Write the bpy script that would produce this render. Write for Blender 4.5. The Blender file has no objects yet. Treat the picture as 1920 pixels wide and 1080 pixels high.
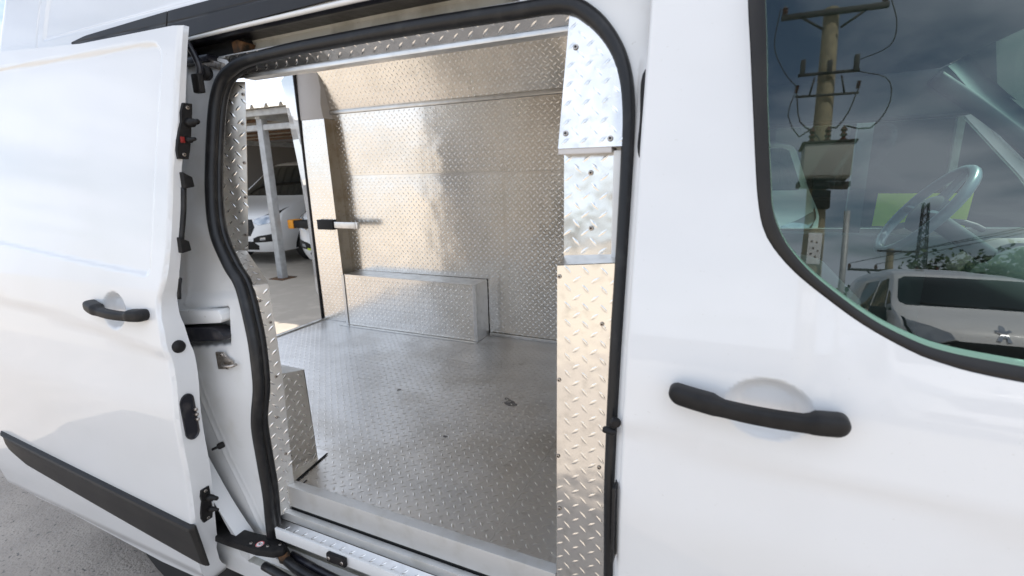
import bpy, bmesh, math, random
import numpy as np
from mathutils import Vector, Matrix
from mathutils.geometry import delaunay_2d_cdt

random.seed(7)
rng = np.random.default_rng(7)
R = math.radians
S = bpy.context.scene
COL = S.collection

# ------------------------------------------------------------------ camera
cam_d = bpy.data.cameras.new('camera')
cam = bpy.data.objects.new('camera', cam_d)
COL.objects.link(cam)
cam_d.sensor_width = 36.0
cam_d.lens = 36.0 * 903.67 / 1920.0
cam_d.clip_start = 0.02
cam_d.clip_end = 3000
yaw, pit, rol = -0.4269, 0.2329, -0.0239
cy, sy, cp, sp = math.cos(yaw), math.sin(yaw), math.cos(pit), math.sin(pit)
F = Vector((sy * cp, cy * cp, -sp))
Rr = Vector((cy, -sy, 0))
U = Rr.cross(F)
cr, sr = math.cos(rol), math.sin(rol)
R2 = Rr * cr + U * sr
U2 = -Rr * sr + U * cr
cam.matrix_world = Matrix(((R2.x, U2.x, -F.x, 0.3323), (R2.y, U2.y, -F.y, -0.8104), (R2.z, U2.z, -F.z, 1.5609), (0, 0, 0, 1)))
cam_d.dof.use_dof = True
cam_d.dof.focus_distance = 1.75
cam_d.dof.aperture_fstop = 4.0
S.camera = cam

# ------------------------------------------------------------------ light
SUN_EL, SUN_AZ = R(52), R(40)          # azimuth measured from +Y towards +X
SKY_STRENGTH, SUN_STRENGTH, EXPOSURE = 0.125, 4.9, 0.64
w = bpy.data.worlds.new('World')
S.world = w
w.use_nodes = True
nt = w.node_tree
nt.nodes.clear()
N = nt.nodes.new
L = nt.links.new
out = N('ShaderNodeOutputWorld')
bg = N('ShaderNodeBackground')
bg.inputs['Strength'].default_value = SKY_STRENGTH
sky = N('ShaderNodeTexSky')
sky.sky_type = 'NISHITA'
sky.sun_disc = False
sky.sun_elevation = SUN_EL
sky.sun_rotation = SUN_AZ
sky.air_density = 1.0
sky.dust_density = 1.4
tc = N('ShaderNodeTexCoord')
sep = N('ShaderNodeSeparateXYZ')
L(tc.outputs['Generated'], sep.inputs[0])
mx = N('ShaderNodeMath'); mx.operation = 'MAXIMUM'; mx.inputs[1].default_value = 0.06
L(sep.outputs['Z'], mx.inputs[0])
ad = N('ShaderNodeMath'); ad.operation = 'ADD'; ad.inputs[1].default_value = 0.12
L(mx.outputs[0], ad.inputs[0])
dx = N('ShaderNodeMath'); dx.operation = 'DIVIDE'; L(sep.outputs['X'], dx.inputs[0]); L(ad.outputs[0], dx.inputs[1])
dy = N('ShaderNodeMath'); dy.operation = 'DIVIDE'; L(sep.outputs['Y'], dy.inputs[0]); L(ad.outputs[0], dy.inputs[1])
cmb = N('ShaderNodeCombineXYZ'); L(dx.outputs[0], cmb.inputs[0]); L(dy.outputs[0], cmb.inputs[1])
n1 = N('ShaderNodeTexNoise'); n1.inputs['Scale'].default_value = 0.75; n1.inputs['Detail'].default_value = 9; n1.inputs['Roughness'].default_value = 0.55
CLOUD_SHIFT = (-0.38, 0.0, 0.0)
vad = N('ShaderNodeVectorMath'); vad.operation = 'ADD'; vad.inputs[1].default_value = CLOUD_SHIFT
L(cmb.outputs[0], vad.inputs[0])
L(vad.outputs[0], n1.inputs['Vector'])
rp = N('ShaderNodeValToRGB')
rp.color_ramp.elements[0].position = 0.37; rp.color_ramp.elements[0].color = (0, 0, 0, 1)
rp.color_ramp.elements[1].position = 0.57; rp.color_ramp.elements[1].color = (1, 1, 1, 1)
L(n1.outputs['Fac'], rp.inputs[0])
mxc = N('ShaderNodeMix'); mxc.data_type = 'RGBA'
L(rp.outputs['Color'], mxc.inputs['Factor'])
L(sky.outputs[0], mxc.inputs['A'])
mxc.inputs['B'].default_value = (7.6, 8.3, 9.6, 1)
L(mxc.outputs['Result'], bg.inputs['Color'])
L(bg.outputs[0], out.inputs['Surface'])

sl = bpy.data.lights.new('sun', 'SUN')
sl.energy = SUN_STRENGTH
sl.angle = R(0.5)
sl.color = (1.0, 0.945, 0.87)
sun = bpy.data.objects.new('sun', sl)
COL.objects.link(sun)
sd = Vector((math.sin(SUN_AZ) * math.cos(SUN_EL), math.cos(SUN_AZ) * math.cos(SUN_EL), math.sin(SUN_EL)))
sun.rotation_euler = sd.to_track_quat('Z', 'Y').to_euler()
sun.location = (0, 10, 20)

S.view_settings.view_transform = 'Standard'
S.view_settings.look = 'None'
S.view_settings.gamma = 1
S.view_settings.use_curve_mapping = False
S.view_settings.exposure = EXPOSURE
S.render.engine = 'CYCLES'
S.cycles.use_denoising = True
S.cycles.max_bounces = 12
S.cycles.glossy_bounces = 8
S.cycles.transparent_max_bounces = 12
S.cycles.sample_clamp_indirect = 6.0
S.cycles.blur_glossy = 0.3

# ------------------------------------------------------------------ materials
MATS = {}


def mat(name, base, rough=0.5, metal=0.0, coat=0.0, bump=None, vary=None, rvar=None, spec=0.5, emit=None):
    """bump=(scale,strength,distance) or list of them; vary=(scale,colour2,lo,hi); rvar=(scale,lo,hi)"""
    m = bpy.data.materials.new(name)
    m.use_nodes = True
    t = m.node_tree
    p = t.nodes['Principled BSDF']
    p.inputs['Base Color'].default_value = (*base, 1)
    p.inputs['Roughness'].default_value = rough
    p.inputs['Metallic'].default_value = metal
    p.inputs['Specular IOR Level'].default_value = spec
    p.inputs['Coat Weight'].default_value = coat
    p.inputs['Coat Roughness'].default_value = 0.03
    if emit:
        p.inputs['Emission Color'].default_value = (*emit[0], 1)
        p.inputs['Emission Strength'].default_value = emit[1]
    tcn = t.nodes.new('ShaderNodeTexCoord')
    if vary:
        vs = vary if isinstance(vary, list) else [vary]
        prev = None
        for (sc, c2, lo, hi) in vs:
            nz = t.nodes.new('ShaderNodeTexNoise')
            nz.inputs['Scale'].default_value = sc
            nz.inputs['Detail'].default_value = 6
            t.links.new(tcn.outputs['Object'], nz.inputs['Vector'])
            mr = t.nodes.new('ShaderNodeMapRange')
            mr.inputs['From Min'].default_value = lo
            mr.inputs['From Max'].default_value = hi
            t.links.new(nz.outputs['Fac'], mr.inputs['Value'])
            mi = t.nodes.new('ShaderNodeMix')
            mi.data_type = 'RGBA'
            mi.inputs['A'].default_value = (*base, 1)
            if prev:
                t.links.new(prev, mi.inputs['A'])
            mi.inputs['B'].default_value = (*c2, 1)
            t.links.new(mr.outputs[0], mi.inputs['Factor'])
            prev = mi.outputs['Result']
        t.links.new(prev, p.inputs['Base Color'])
    if rvar:
        nz = t.nodes.new('ShaderNodeTexNoise')
        nz.inputs['Scale'].default_value = rvar[0]
        nz.inputs['Detail'].default_value = 5
        t.links.new(tcn.outputs['Object'], nz.inputs['Vector'])
        mr = t.nodes.new('ShaderNodeMapRange')
        mr.inputs['From Min'].default_value = 0.3
        mr.inputs['From Max'].default_value = 0.7
        mr.inputs['To Min'].default_value = rvar[1]
        mr.inputs['To Max'].default_value = rvar[2]
        t.links.new(nz.outputs['Fac'], mr.inputs['Value'])
        t.links.new(mr.outputs[0], p.inputs['Roughness'])
    if bump:
        bs = bump if isinstance(bump, list) else [bump]
        prev = None
        for (sc, st, di) in bs:
            nz = t.nodes.new('ShaderNodeTexNoise')
            nz.inputs['Scale'].default_value = sc
            nz.inputs['Detail'].default_value = 3
            t.links.new(tcn.outputs['Object'], nz.inputs['Vector'])
            b = t.nodes.new('ShaderNodeBump')
            b.inputs['Strength'].default_value = st
            b.inputs['Distance'].default_value = di
            t.links.new(nz.outputs['Fac'], b.inputs['Height'])
            if prev:
                t.links.new(prev, b.inputs['Normal'])
            prev = b.outputs['Normal']
        t.links.new(prev, p.inputs['Normal'])
    MATS[name] = m
    return m


WHITE = mat('white_paint', (0.74, 0.74, 0.735), 0.42, coat=0.9, bump=[(1.2, 0.06, 0.02), (260, 0.02, 0.0006)], vary=[(3.0, (0.715, 0.712, 0.70), 0.45, 0.75), (140, (0.62, 0.61, 0.58), 0.68, 0.82)])
WHITE_IN = mat('white_jamb_paint', (0.75, 0.75, 0.74), 0.38, coat=0.5, bump=(6, 0.05, 0.01), vary=[(9, (0.66, 0.65, 0.61), 0.54, 0.78), (70, (0.52, 0.50, 0.45), 0.70, 0.80)])
DIRTY = mat('grimy_white_paint', (0.52, 0.51, 0.46), 0.5, vary=[(14, (0.34, 0.32, 0.27), 0.45, 0.7), (60, (0.22, 0.13, 0.07), 0.68, 0.78)])
BLACK = mat('black_plastic', (0.0095, 0.0088, 0.009), 0.52, spec=0.28, bump=(900, 0.12, 0.0006), vary=(30, (0.016, 0.015, 0.0145), 0.4, 0.7))
TRIM = mat('black_trim', (0.014, 0.013, 0.013), 0.46, spec=0.32, vary=(8, (0.023, 0.021, 0.019), 0.4, 0.7))
RUBBER = mat('seal_rubber', (0.011, 0.011, 0.012), 0.4, spec=0.4, bump=(60, 0.08, 0.002), vary=[(25, (0.028, 0.027, 0.027), 0.52, 0.75), (7, (0.045, 0.042, 0.038), 0.6, 0.8)])
GREASE = mat('greasy_black', (0.012, 0.012, 0.017), 0.3, vary=(22, (0.06, 0.055, 0.055), 0.55, 0.75), bump=(40, 0.3, 0.004))
DARK = mat('dark_void', (0.01, 0.01, 0.01), 0.7)
RUST = mat('rusty_metal', (0.16, 0.075, 0.03), 0.8, vary=(40, (0.04, 0.03, 0.02), 0.4, 0.6), bump=(80, 0.5, 0.003))
PLATE = mat('tread_plate', (0.80, 0.785, 0.755), 0.18, metal=1.0, bump=[(5.5, 0.22, 0.03)], rvar=(18, 0.13, 0.22), vary=(40, (0.66, 0.65, 0.62), 0.55, 0.75))
PLATE_R = mat('rear_pillar_tread_plate', (0.80, 0.775, 0.735), 0.36, metal=1.0, bump=[(5.5, 0.2, 0.03)], rvar=(12, 0.3, 0.42), vary=(30, (0.70, 0.67, 0.63), 0.5, 0.75))
WORN = mat('worn_sheet_edge', (0.44, 0.39, 0.32), 0.5, metal=0.5, vary=[(9, (0.34, 0.28, 0.20), 0.45, 0.7), (60, (0.24, 0.18, 0.12), 0.6, 0.78)])
PLATE_W = mat('wall_tread_plate', (0.81, 0.775, 0.725), 0.22, metal=1.0, bump=[(2.2, 0.22, 0.05)], rvar=(2.5, 0.17, 0.28), vary=(6, (0.72, 0.69, 0.64), 0.5, 0.75))
PLATE_F = mat('floor_tread_plate', (0.69, 0.685, 0.68), 0.34, metal=1.0, bump=[(4, 0.12, 0.03)], rvar=(5, 0.34, 0.48),
              vary=[(5, (0.60, 0.592, 0.58), 0.45, 0.75), (40, (0.48, 0.47, 0.455), 0.60, 0.85), (11, (0.40, 0.385, 0.36), 0.66, 0.78), (2.2, (0.52, 0.50, 0.47), 0.5, 0.66)])
ALU = mat('plain_aluminium', (0.72, 0.71, 0.69), 0.36, metal=1.0, bump=[(4, 0.1, 0.02), (180, 0.08, 0.001)], rvar=(14, 0.28, 0.46), vary=(25, (0.6, 0.59, 0.57), 0.5, 0.75))
SILL = mat('anodised_sill', (0.60, 0.595, 0.58), 0.5, metal=0.55, vary=(18, (0.52, 0.51, 0.48), 0.5, 0.75), bump=(120, 0.06, 0.001))
TOP_P = mat('polished_tread', (0.86, 0.84, 0.80), 0.16, metal=1.0)
TOP_F = mat('scuffed_tread', (0.66, 0.645, 0.62), 0.38, metal=1.0)
STEEL = mat('worn_steel', (0.48, 0.44, 0.40), 0.35, metal=1.0, vary=(60, (0.25, 0.17, 0.11), 0.5, 0.7))
GREYP = mat('grey_pillar_paint', (0.60, 0.575, 0.56), 0.5)
GALV = mat('galvanised_steel', (0.44, 0.45, 0.45), 0.55, metal=0.3, vary=(12, (0.34, 0.34, 0.34), 0.4, 0.7))
ROOFS = mat('corrugated_roof_sheet', (0.56, 0.53, 0.47), 0.5, vary=(1.5, (0.46, 0.42, 0.35), 0.4, 0.7))
GLASSD = mat('dark_vehicle_glass', (0.012, 0.016, 0.016), 0.03, spec=0.6)
HEADL = mat('headlamp_lens', (0.42, 0.44, 0.46), 0.08, metal=0.6)
CHROME = mat('chrome', (0.75, 0.76, 0.78), 0.12, metal=1.0)
ORANGE = mat('orange_plastic', (0.75, 0.30, 0.02), 0.45)
RED = mat('red_plastic', (0.25, 0.015, 0.012), 0.4)
REDP = mat('red_print', (0.6, 0.02, 0.03), 0.4)
WHITEP = mat('white_print', (0.78, 0.77, 0.76), 0.4)
TYRE = mat('tyre_rubber', (0.016, 0.016, 0.016), 0.75)
GREYCLOTH = mat('grey_seat_cloth', (0.36, 0.345, 0.345), 0.9, bump=(300, 0.3, 0.001))
DASH = mat('grey_dashboard', (0.06, 0.065, 0.07), 0.55)
WHEELP = mat('steering_wheel_rim', (0.20, 0.24, 0.30), 0.30, coat=0.3)
CABTRIM = mat('grey_cab_trim', (0.17, 0.175, 0.18), 0.7)
LIME = mat('lime_paint', (0.50, 0.62, 0.05), 0.5)
CONC = mat('pole_concrete', (0.36, 0.31, 0.20), 0.85, vary=(8, (0.25, 0.22, 0.15), 0.4, 0.7))
TRANSF = mat('transformer_paint', (0.36, 0.37, 0.34), 0.55)
DARKM = mat('dark_line_hardware', (0.035, 0.03, 0.028), 0.6)
BROWNI = mat('brown_insulator', (0.10, 0.035, 0.02), 0.25)
TEAL = mat('glass_edge', (0.17, 0.30, 0.20), 0.15, coat=0.6)
ASPH = mat('gravelly_asphalt', (0.37, 0.325, 0.28), 0.9, vary=[(3, (0.29, 0.255, 0.22), 0.4, 0.65), (120, (0.34, 0.31, 0.28), 0.55, 0.7), (60, (0.09, 0.085, 0.08), 0.6, 0.72)], bump=[(90, 0.6, 0.012), (25, 0.3, 0.02)])
GROUND = mat('pale_concrete_yard', (0.435, 0.38, 0.31), 0.9, vary=[(0.6, (0.375, 0.33, 0.27), 0.4, 0.65), (5, (0.475, 0.415, 0.34), 0.5, 0.75)], bump=(60, 0.3, 0.006))
LEAF = mat('foliage', (0.045, 0.075, 0.025), 0.7, vary=(2.0, (0.07, 0.11, 0.035), 0.4, 0.65))
BARK = mat('bark', (0.09, 0.07, 0.05), 0.9)
HEDGE = mat('dark_fence', (0.038, 0.032, 0.025), 0.8)


def glass_mat(name, tint, refl):
    m = bpy.data.materials.new(name)
    m.use_nodes = True
    t = m.node_tree
    t.nodes.clear()
    o = t.nodes.new('ShaderNodeOutputMaterial')
    mixs = t.nodes.new('ShaderNodeMixShader')
    tr = t.nodes.new('ShaderNodeBsdfTransparent')
    tr.inputs['Color'].default_value = (*tint, 1)
    gl = t.nodes.new('ShaderNodeBsdfGlossy')
    gl.inputs['Roughness'].default_value = 0.0
    gl.inputs['Color'].default_value = (0.95, 1.0, 1.0, 1)
    nz = t.nodes.new('ShaderNodeTexNoise')
    nz.inputs['Scale'].default_value = 2.5
    tcg = t.nodes.new('ShaderNodeTexCoord')
    t.links.new(tcg.outputs['Object'], nz.inputs['Vector'])
    bp = t.nodes.new('ShaderNodeBump')
    bp.inputs['Strength'].default_value = 0.12
    bp.inputs['Distance'].default_value = 0.004
    t.links.new(nz.outputs['Fac'], bp.inputs['Height'])
    t.links.new(bp.outputs['Normal'], gl.inputs['Normal'])
    fr = t.nodes.new('ShaderNodeFresnel')
    fr.inputs['IOR'].default_value = 1.52
    mu = t.nodes.new('ShaderNodeMath')
    mu.operation = 'MULTIPLY'
    mu.use_clamp = True
    mu.inputs[1].default_value = refl
    t.links.new(fr.outputs[0], mu.inputs[0])
    t.links.new(mu.outputs[0], mixs.inputs['Fac'])
    t.links.new(tr.outputs[0], mixs.inputs[1])
    t.links.new(gl.outputs[0], mixs.inputs[2])
    t.links.new(mixs.outputs[0], o.inputs['Surface'])
    return m


GLASS = glass_mat('door_window_glass', (0.58, 0.74, 0.67), 2.3)
GLASSF = glass_mat('tinted_window_glass', (0.55, 0.74, 0.70), 1.2)

# ------------------------------------------------------------------ helpers


def link(name, me, parent=None, **props):
    o = bpy.data.objects.new(name, me)
    COL.objects.link(o)
    if parent is not None:
        o.parent = parent
        o.matrix_parent_inverse = Matrix.Translation(-BASE.get(parent.name, Vector((0, 0, 0))))
        BASE[o.name] = BASE.get(parent.name, Vector((0, 0, 0))) * 0
    for k, v in props.items():
        o[k] = v
    return o


BASE = {}


def thing(name, loc, label, cat, group=None):
    o = bpy.data.objects.new(name, None)
    COL.objects.link(o)
    o.location = loc
    o.empty_display_size = 0.3
    o['label'] = label
    o['category'] = cat
    if group:
        o['group'] = group
    BASE[o.name] = Vector(loc)
    return o


def tag(o, label, cat, group=None):
    o['label'] = label
    o['category'] = cat
    if group:
        o['group'] = group
    return o


def mesh(name, verts, faces, mats, parent=None, smooth=False, normals=None, fm=None, **props):
    me = bpy.data.meshes.new(name)
    me.from_pydata([tuple(v) for v in verts], [], [tuple(int(i) for i in f) for f in faces])
    for m in (mats if isinstance(mats, (list, tuple)) else [mats]):
        me.materials.append(m)
    if fm is not None:
        me.polygons.foreach_set('material_index', [int(i) for i in fm])
    if smooth or normals is not None:
        me.polygons.foreach_set('use_smooth', [True] * len(me.polygons))
    me.update()
    if normals is not None:
        me.normals_split_custom_set_from_vertices([tuple(n) for n in normals])
    return link(name, me, parent, **props)


def bm_obj(name, bm, mats, parent=None, smooth_angle=None, **props):
    me = bpy.data.meshes.new(name)
    bm.normal_update()
    if smooth_angle is not None:
        for f in bm.faces:
            f.smooth = True
        for e in bm.edges:
            if len(e.link_faces) == 2 and e.calc_face_angle(0) > smooth_angle:
                e.smooth = False
    bm.to_mesh(me)
    bm.free()
    for m in (mats if isinstance(mats, (list, tuple)) else [mats]):
        me.materials.append(m)
    return link(name, me, parent, **props)


def add_box(bm, lo, hi, mi=0):
    vs = [bm.verts.new((x, y, z)) for x in (lo[0], hi[0]) for y in (lo[1], hi[1]) for z in (lo[2], hi[2])]
    fs = []
    for f in ((0, 1, 3, 2), (4, 6, 7, 5), (0, 4, 5, 1), (2, 3, 7, 6), (0, 2, 6, 4), (1, 5, 7, 3)):
        q = bm.faces.new([vs[i] for i in f])
        q.material_index = mi
        fs.append(q)
    return vs


def box(name, lo, hi, m, parent=None, bevel=0.0, rot=None, seg=2, **props):
    bm = bmesh.new()
    vs = add_box(bm, lo, hi)
    if bevel:
        bmesh.ops.bevel(bm, geom=list(bm.edges), offset=bevel, segments=seg, affect='EDGES', profile=0.6)
    if rot is not None:
        c = (Vector(lo) + Vector(hi)) / 2
        bmesh.ops.transform(bm, matrix=Matrix.Translation(c) @ rot @ Matrix.Translation(-c), verts=bm.verts)
    bmesh.ops.recalc_face_normals(bm, faces=bm.faces)
    return bm_obj(name, bm, m, parent, R(35) if bevel else None, **props)


def prism(name, poly, axis, lo, hi, m, parent=None, bevel=0.0, rot=None, **props):
    """poly in the two other axes (cyclic order), extruded along axis from lo to hi"""
    bm = bmesh.new()

    def P(a, b, c):
        return {0: (c, a, b), 1: (a, c, b), 2: (a, b, c)}[axis]
    A = [bm.verts.new(P(a, b, lo)) for a, b in poly]
    B = [bm.verts.new(P(a, b, hi)) for a, b in poly]
    n = len(poly)
    bm.faces.new(A)
    bm.faces.new(list(reversed(B)))
    for i in range(n):
        bm.faces.new((A[i], B[i], B[(i + 1) % n], A[(i + 1) % n]))
    bmesh.ops.recalc_face_normals(bm, faces=bm.faces)
    if bevel:
        bmesh.ops.bevel(bm, geom=list(bm.edges), offset=bevel, segments=2, affect='EDGES', profile=0.6)
    if rot is not None:
        bmesh.ops.transform(bm, matrix=rot, verts=bm.verts)
    return bm_obj(name, bm, m, parent, R(35), **props)


def spline(pts, step=0.02, closed=False):
    P = np.array(pts, float)
    n = len(P)
    o = []
    rngi = range(n if closed else n - 1)
    for i in rngi:
        p1, p2 = P[i], P[(i + 1) % n]
        p0 = P[(i - 1) % n] if (closed or i > 0) else 2 * p1 - p2
        p3 = P[(i + 2) % n] if (closed or i < n - 2) else 2 * p2 - p1
        k = max(1, int(np.linalg.norm(p2 - p1) / step))
        for j in range(k):
            t = j / k
            o.append(0.5 * ((2 * p1) + (-p0 + p2) * t + (2 * p0 - 5 * p1 + 4 * p2 - p3) * t * t + (-p0 + 3 * p1 - 3 * p2 + p3) * t ** 3))
    if not closed:
        o.append(P[-1])
    return np.array(o)


def tube_geo(pts, r, seg=10, closed=False, flat=1.0, up=(0, 1, 0)):
    P = np.array(pts, float)
    n = len(P)
    rr = np.full(n, r) if np.isscalar(r) else np.array(r, float)
    T = np.zeros_like(P)
    T[1:-1] = P[2:] - P[:-2]
    T[0] = P[1] - P[0]
    T[-1] = P[-1] - P[-2]
    if closed:
        T[0] = P[1] - P[-1]
        T[-1] = P[0] - P[-2]
    T /= np.linalg.norm(T, axis=1)[:, None] + 1e-12
    V = []
    u0 = np.array(up, float)
    for i in range(n):
        a = u0 - T[i] * (u0 @ T[i])
        if np.linalg.norm(a) < 1e-3:
            a = np.array((1.0, 0.1, 0)) - T[i] * T[i][0]
        a /= np.linalg.norm(a)
        b = np.cross(T[i], a)
        for k in range(seg):
            q = 2 * math.pi * k / seg
            V.append(P[i] + rr[i] * (math.cos(q) * a + flat * math.sin(q) * b))
    Fc = []
    for i in range(n if closed else n - 1):
        j = (i + 1) % n
        for k in range(seg):
            k2 = (k + 1) % seg
            Fc.append((i * seg + k, i * seg + k2, j * seg + k2, j * seg + k))
    if not closed:
        Fc.append(tuple(range(seg - 1, -1, -1)))
        Fc.append(tuple((n - 1) * seg + k for k in range(seg)))
    return V, Fc


def tube(name, pts, r, m, parent=None, seg=10, closed=False, flat=1.0, up=(0, 1, 0), **props):
    V, Fc = tube_geo(pts, r, seg, closed, flat, up)
    return mesh(name, V, Fc, m, parent, smooth=True, **props)


def lathe(name, prof2, origin, axis, m, parent=None, seg=20, **props):
    """prof2: list of (radius, height along axis)"""
    ax = Vector(axis).normalized()
    a = ax.orthogonal().normalized()
    b = ax.cross(a)
    V, Fc = [], []
    n = len(prof2)
    for (r, h) in prof2:
        for k in range(seg):
            q = 2 * math.pi * k / seg
            V.append(Vector(origin) + ax * h + (a * math.cos(q) + b * math.sin(q)) * max(r, 1e-5))
    for i in range(n - 1):
        for k in range(seg):
            k2 = (k + 1) % seg
            Fc.append((i * seg + k, i * seg + k2, (i + 1) * seg + k2, (i + 1) * seg + k))
    bm = bmesh.new()
    vs = [bm.verts.new(v) for v in V]
    for f in Fc:
        try:
            bm.faces.new([vs[i] for i in f])
        except ValueError:
            pass
    bmesh.ops.remove_doubles(bm, verts=bm.verts, dist=1e-4)
    bmesh.ops.recalc_face_normals(bm, faces=bm.faces)
    return bm_obj(name, bm, m, parent, R(40), **props)


def in_poly(X, Z, poly):
    P = np.asarray(poly, float)
    res = np.zeros(X.shape, bool)
    j = len(P) - 1
    for i in range(len(P)):
        xi, zi = P[i]
        xj, zj = P[j]
        c = ((zi > Z) != (zj > Z)) & (X < (xj - xi) * (Z - zi) / (zj - zi + 1e-15) + xi)
        res ^= c
        j = i
    return res


def resample(poly, step):
    P = np.array(poly, float)
    o = []
    for i in range(len(P)):
        a, b = P[i], P[(i + 1) % len(P)]
        k = max(1, int(math.ceil(np.linalg.norm(b - a) / step)))
        for j in range(k):
            o.append(a + (b - a) * j / k)
    return np.array(o)


def dist_poly(X, Z, poly):
    P = np.asarray(poly, float)
    Q = np.roll(P, -1, axis=0)
    d = np.full(X.shape, 1e9)
    for a, b in zip(P, Q):
        ab = b - a
        t = np.clip(((X - a[0]) * ab[0] + (Z - a[1]) * ab[1]) / (ab @ ab + 1e-12), 0, 1)
        d = np.minimum(d, np.hypot(X - a[0] - t * ab[0], Z - a[1] - t * ab[1]))
    return d


def sheet(name, poly, h, m, parent=None, holes=(), step=0.04, dense=(), rim=0.0, back=False, axis=1, sgn=-1, flip=False, **props):
    """Curved sheet over (x,z) with y=h(x,z) (axis=1, outward sgn*y) or over (y,z) with x=h (axis=0).
    rim: depth of a turned-in flange round the outline; back: an inner skin closing it."""
    outer = resample(poly, step)
    hs = [resample(q, step) for q in holes]
    lo, hi = outer.min(0), outer.max(0)
    gx = np.arange(lo[0] + step / 2, hi[0], step)
    gz = np.arange(lo[1] + step / 2, hi[1], step)
    X, Z = np.meshgrid(gx, gz)
    pts = np.stack([X.ravel(), Z.ravel()], 1)
    for (x0, x1, z0, z1, st) in dense:
        pts = pts[~((pts[:, 0] > x0) & (pts[:, 0] < x1) & (pts[:, 1] > z0) & (pts[:, 1] < z1))]
        A, B = np.meshgrid(np.arange(x0, x1, st), np.arange(z0, z1, st))
        pts = np.vstack([pts, np.stack([A.ravel(), B.ravel()], 1)])
    ok = in_poly(pts[:, 0], pts[:, 1], outer)
    for q in hs:
        ok &= ~in_poly(pts[:, 0], pts[:, 1], q)
    pts = pts[ok]
    for q in [outer] + hs:
        pts = pts[dist_poly(pts[:, 0], pts[:, 1], q) > 0.003]
    loops = [outer] + hs
    allp = np.vstack(loops + [pts])
    edges = []
    s = 0
    for q in loops:
        n = len(q)
        edges += [(s + i, s + (i + 1) % n) for i in range(n)]
        s += n
    vco, _, fcs, _, _, _ = delaunay_2d_cdt([Vector(p) for p in allp], edges, [], 0, 1e-6)
    vco = np.array([(v[0], v[1]) for v in vco])
    fcs = np.array([f for f in fcs if len(f) == 3])
    c = vco[fcs].mean(1)
    ok = in_poly(c[:, 0], c[:, 1], outer)
    for q in hs:
        ok &= ~in_poly(c[:, 0], c[:, 1], q)
    fcs = fcs[ok]
    x, z = vco[:, 0], vco[:, 1]
    e = 0.002
    y = h(x, z)
    gx_ = (h(x + e, z) - h(x - e, z)) / (2 * e)
    gz_ = (h(x, z + e) - h(x, z - e)) / (2 * e)
    if axis == 1:
        V = np.stack([x, y, z], 1)
        Nn = np.stack([gx_, -np.ones_like(x), gz_], 1)
    else:
        V = np.stack([y, x, z], 1)
        Nn = np.stack([-np.ones_like(x), gx_, gz_], 1)
    Nn *= -sgn
    Nn /= np.linalg.norm(Nn, axis=1)[:, None]
    # orientation so face normals agree with Nn
    t = fcs[0]
    fn = np.cross(V[t[1]] - V[t[0]], V[t[2]] - V[t[0]])
    if fn @ Nn[t[0]] < 0:
        fcs = fcs[:, ::-1]
    V = list(V)
    Nn = list(Nn)
    faces = [tuple(f) for f in fcs]
    if rim:
        for q, dirn in [(outer, 1)] + [(hh, -1) for hh in hs]:
            yq = h(q[:, 0], q[:, 1])
            n = len(q)
            b0 = len(V)
            tang = np.roll(q, -1, 0) - np.roll(q, 1, 0)
            nn = np.stack([tang[:, 1], -tang[:, 0]], 1)
            nn /= np.linalg.norm(nn, axis=1)[:, None] + 1e-12
            area = 0.5 * np.sum(q[:, 0] * np.roll(q[:, 1], -1) - np.roll(q[:, 0], -1) * q[:, 1])
            if area < 0:
                nn = -nn
            nn = nn * dirn
            for k in range(2):
                for i in range(n):
                    yy = yq[i] - sgn * (rim(q[i, 1]) if callable(rim) else rim) * k
                    V.append((q[i, 0], yy, q[i, 1]) if axis == 1 else (yy, q[i, 0], q[i, 1]))
                    Nn.append((nn[i, 0], 0, nn[i, 1]) if axis == 1 else (0, nn[i, 0], nn[i, 1]))
            for i in range(n):
                j = (i + 1) % n
                f = (b0 + i, b0 + j, b0 + n + j, b0 + n + i)
                A, B_, C = (np.array(V[k]) for k in f[:3])
                if np.cross(B_ - A, C - A) @ np.array(Nn[f[0]]) < 0:
                    f = f[::-1]
                faces.append(f)
    if back:
        b0 = len(V)
        m0 = len(vco)
        for i in range(m0):
            v = np.array(V[i])
            if axis == 1:
                v = v + (0, -sgn * ((rim(v[2]) if callable(rim) else rim) - 0.0005), 0)
            else:
                v = v + (-sgn * (rim - 0.0005), 0, 0)
            V.append(v)
            Nn.append(-np.array(Nn[i]))
        for f in fcs:
            faces.append(tuple(b0 + k for k in f[::-1]))
    return mesh(name, V, faces, m, parent, normals=Nn, **props)


def sm(t):
    t = np.clip(t, 0, 1)
    return t * t * (3 - 2 * t)


TREAD_L, TREAD_W, TREAD_H, TREAD_A = 0.0252, 0.0078, 0.0019, 0.0188


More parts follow.
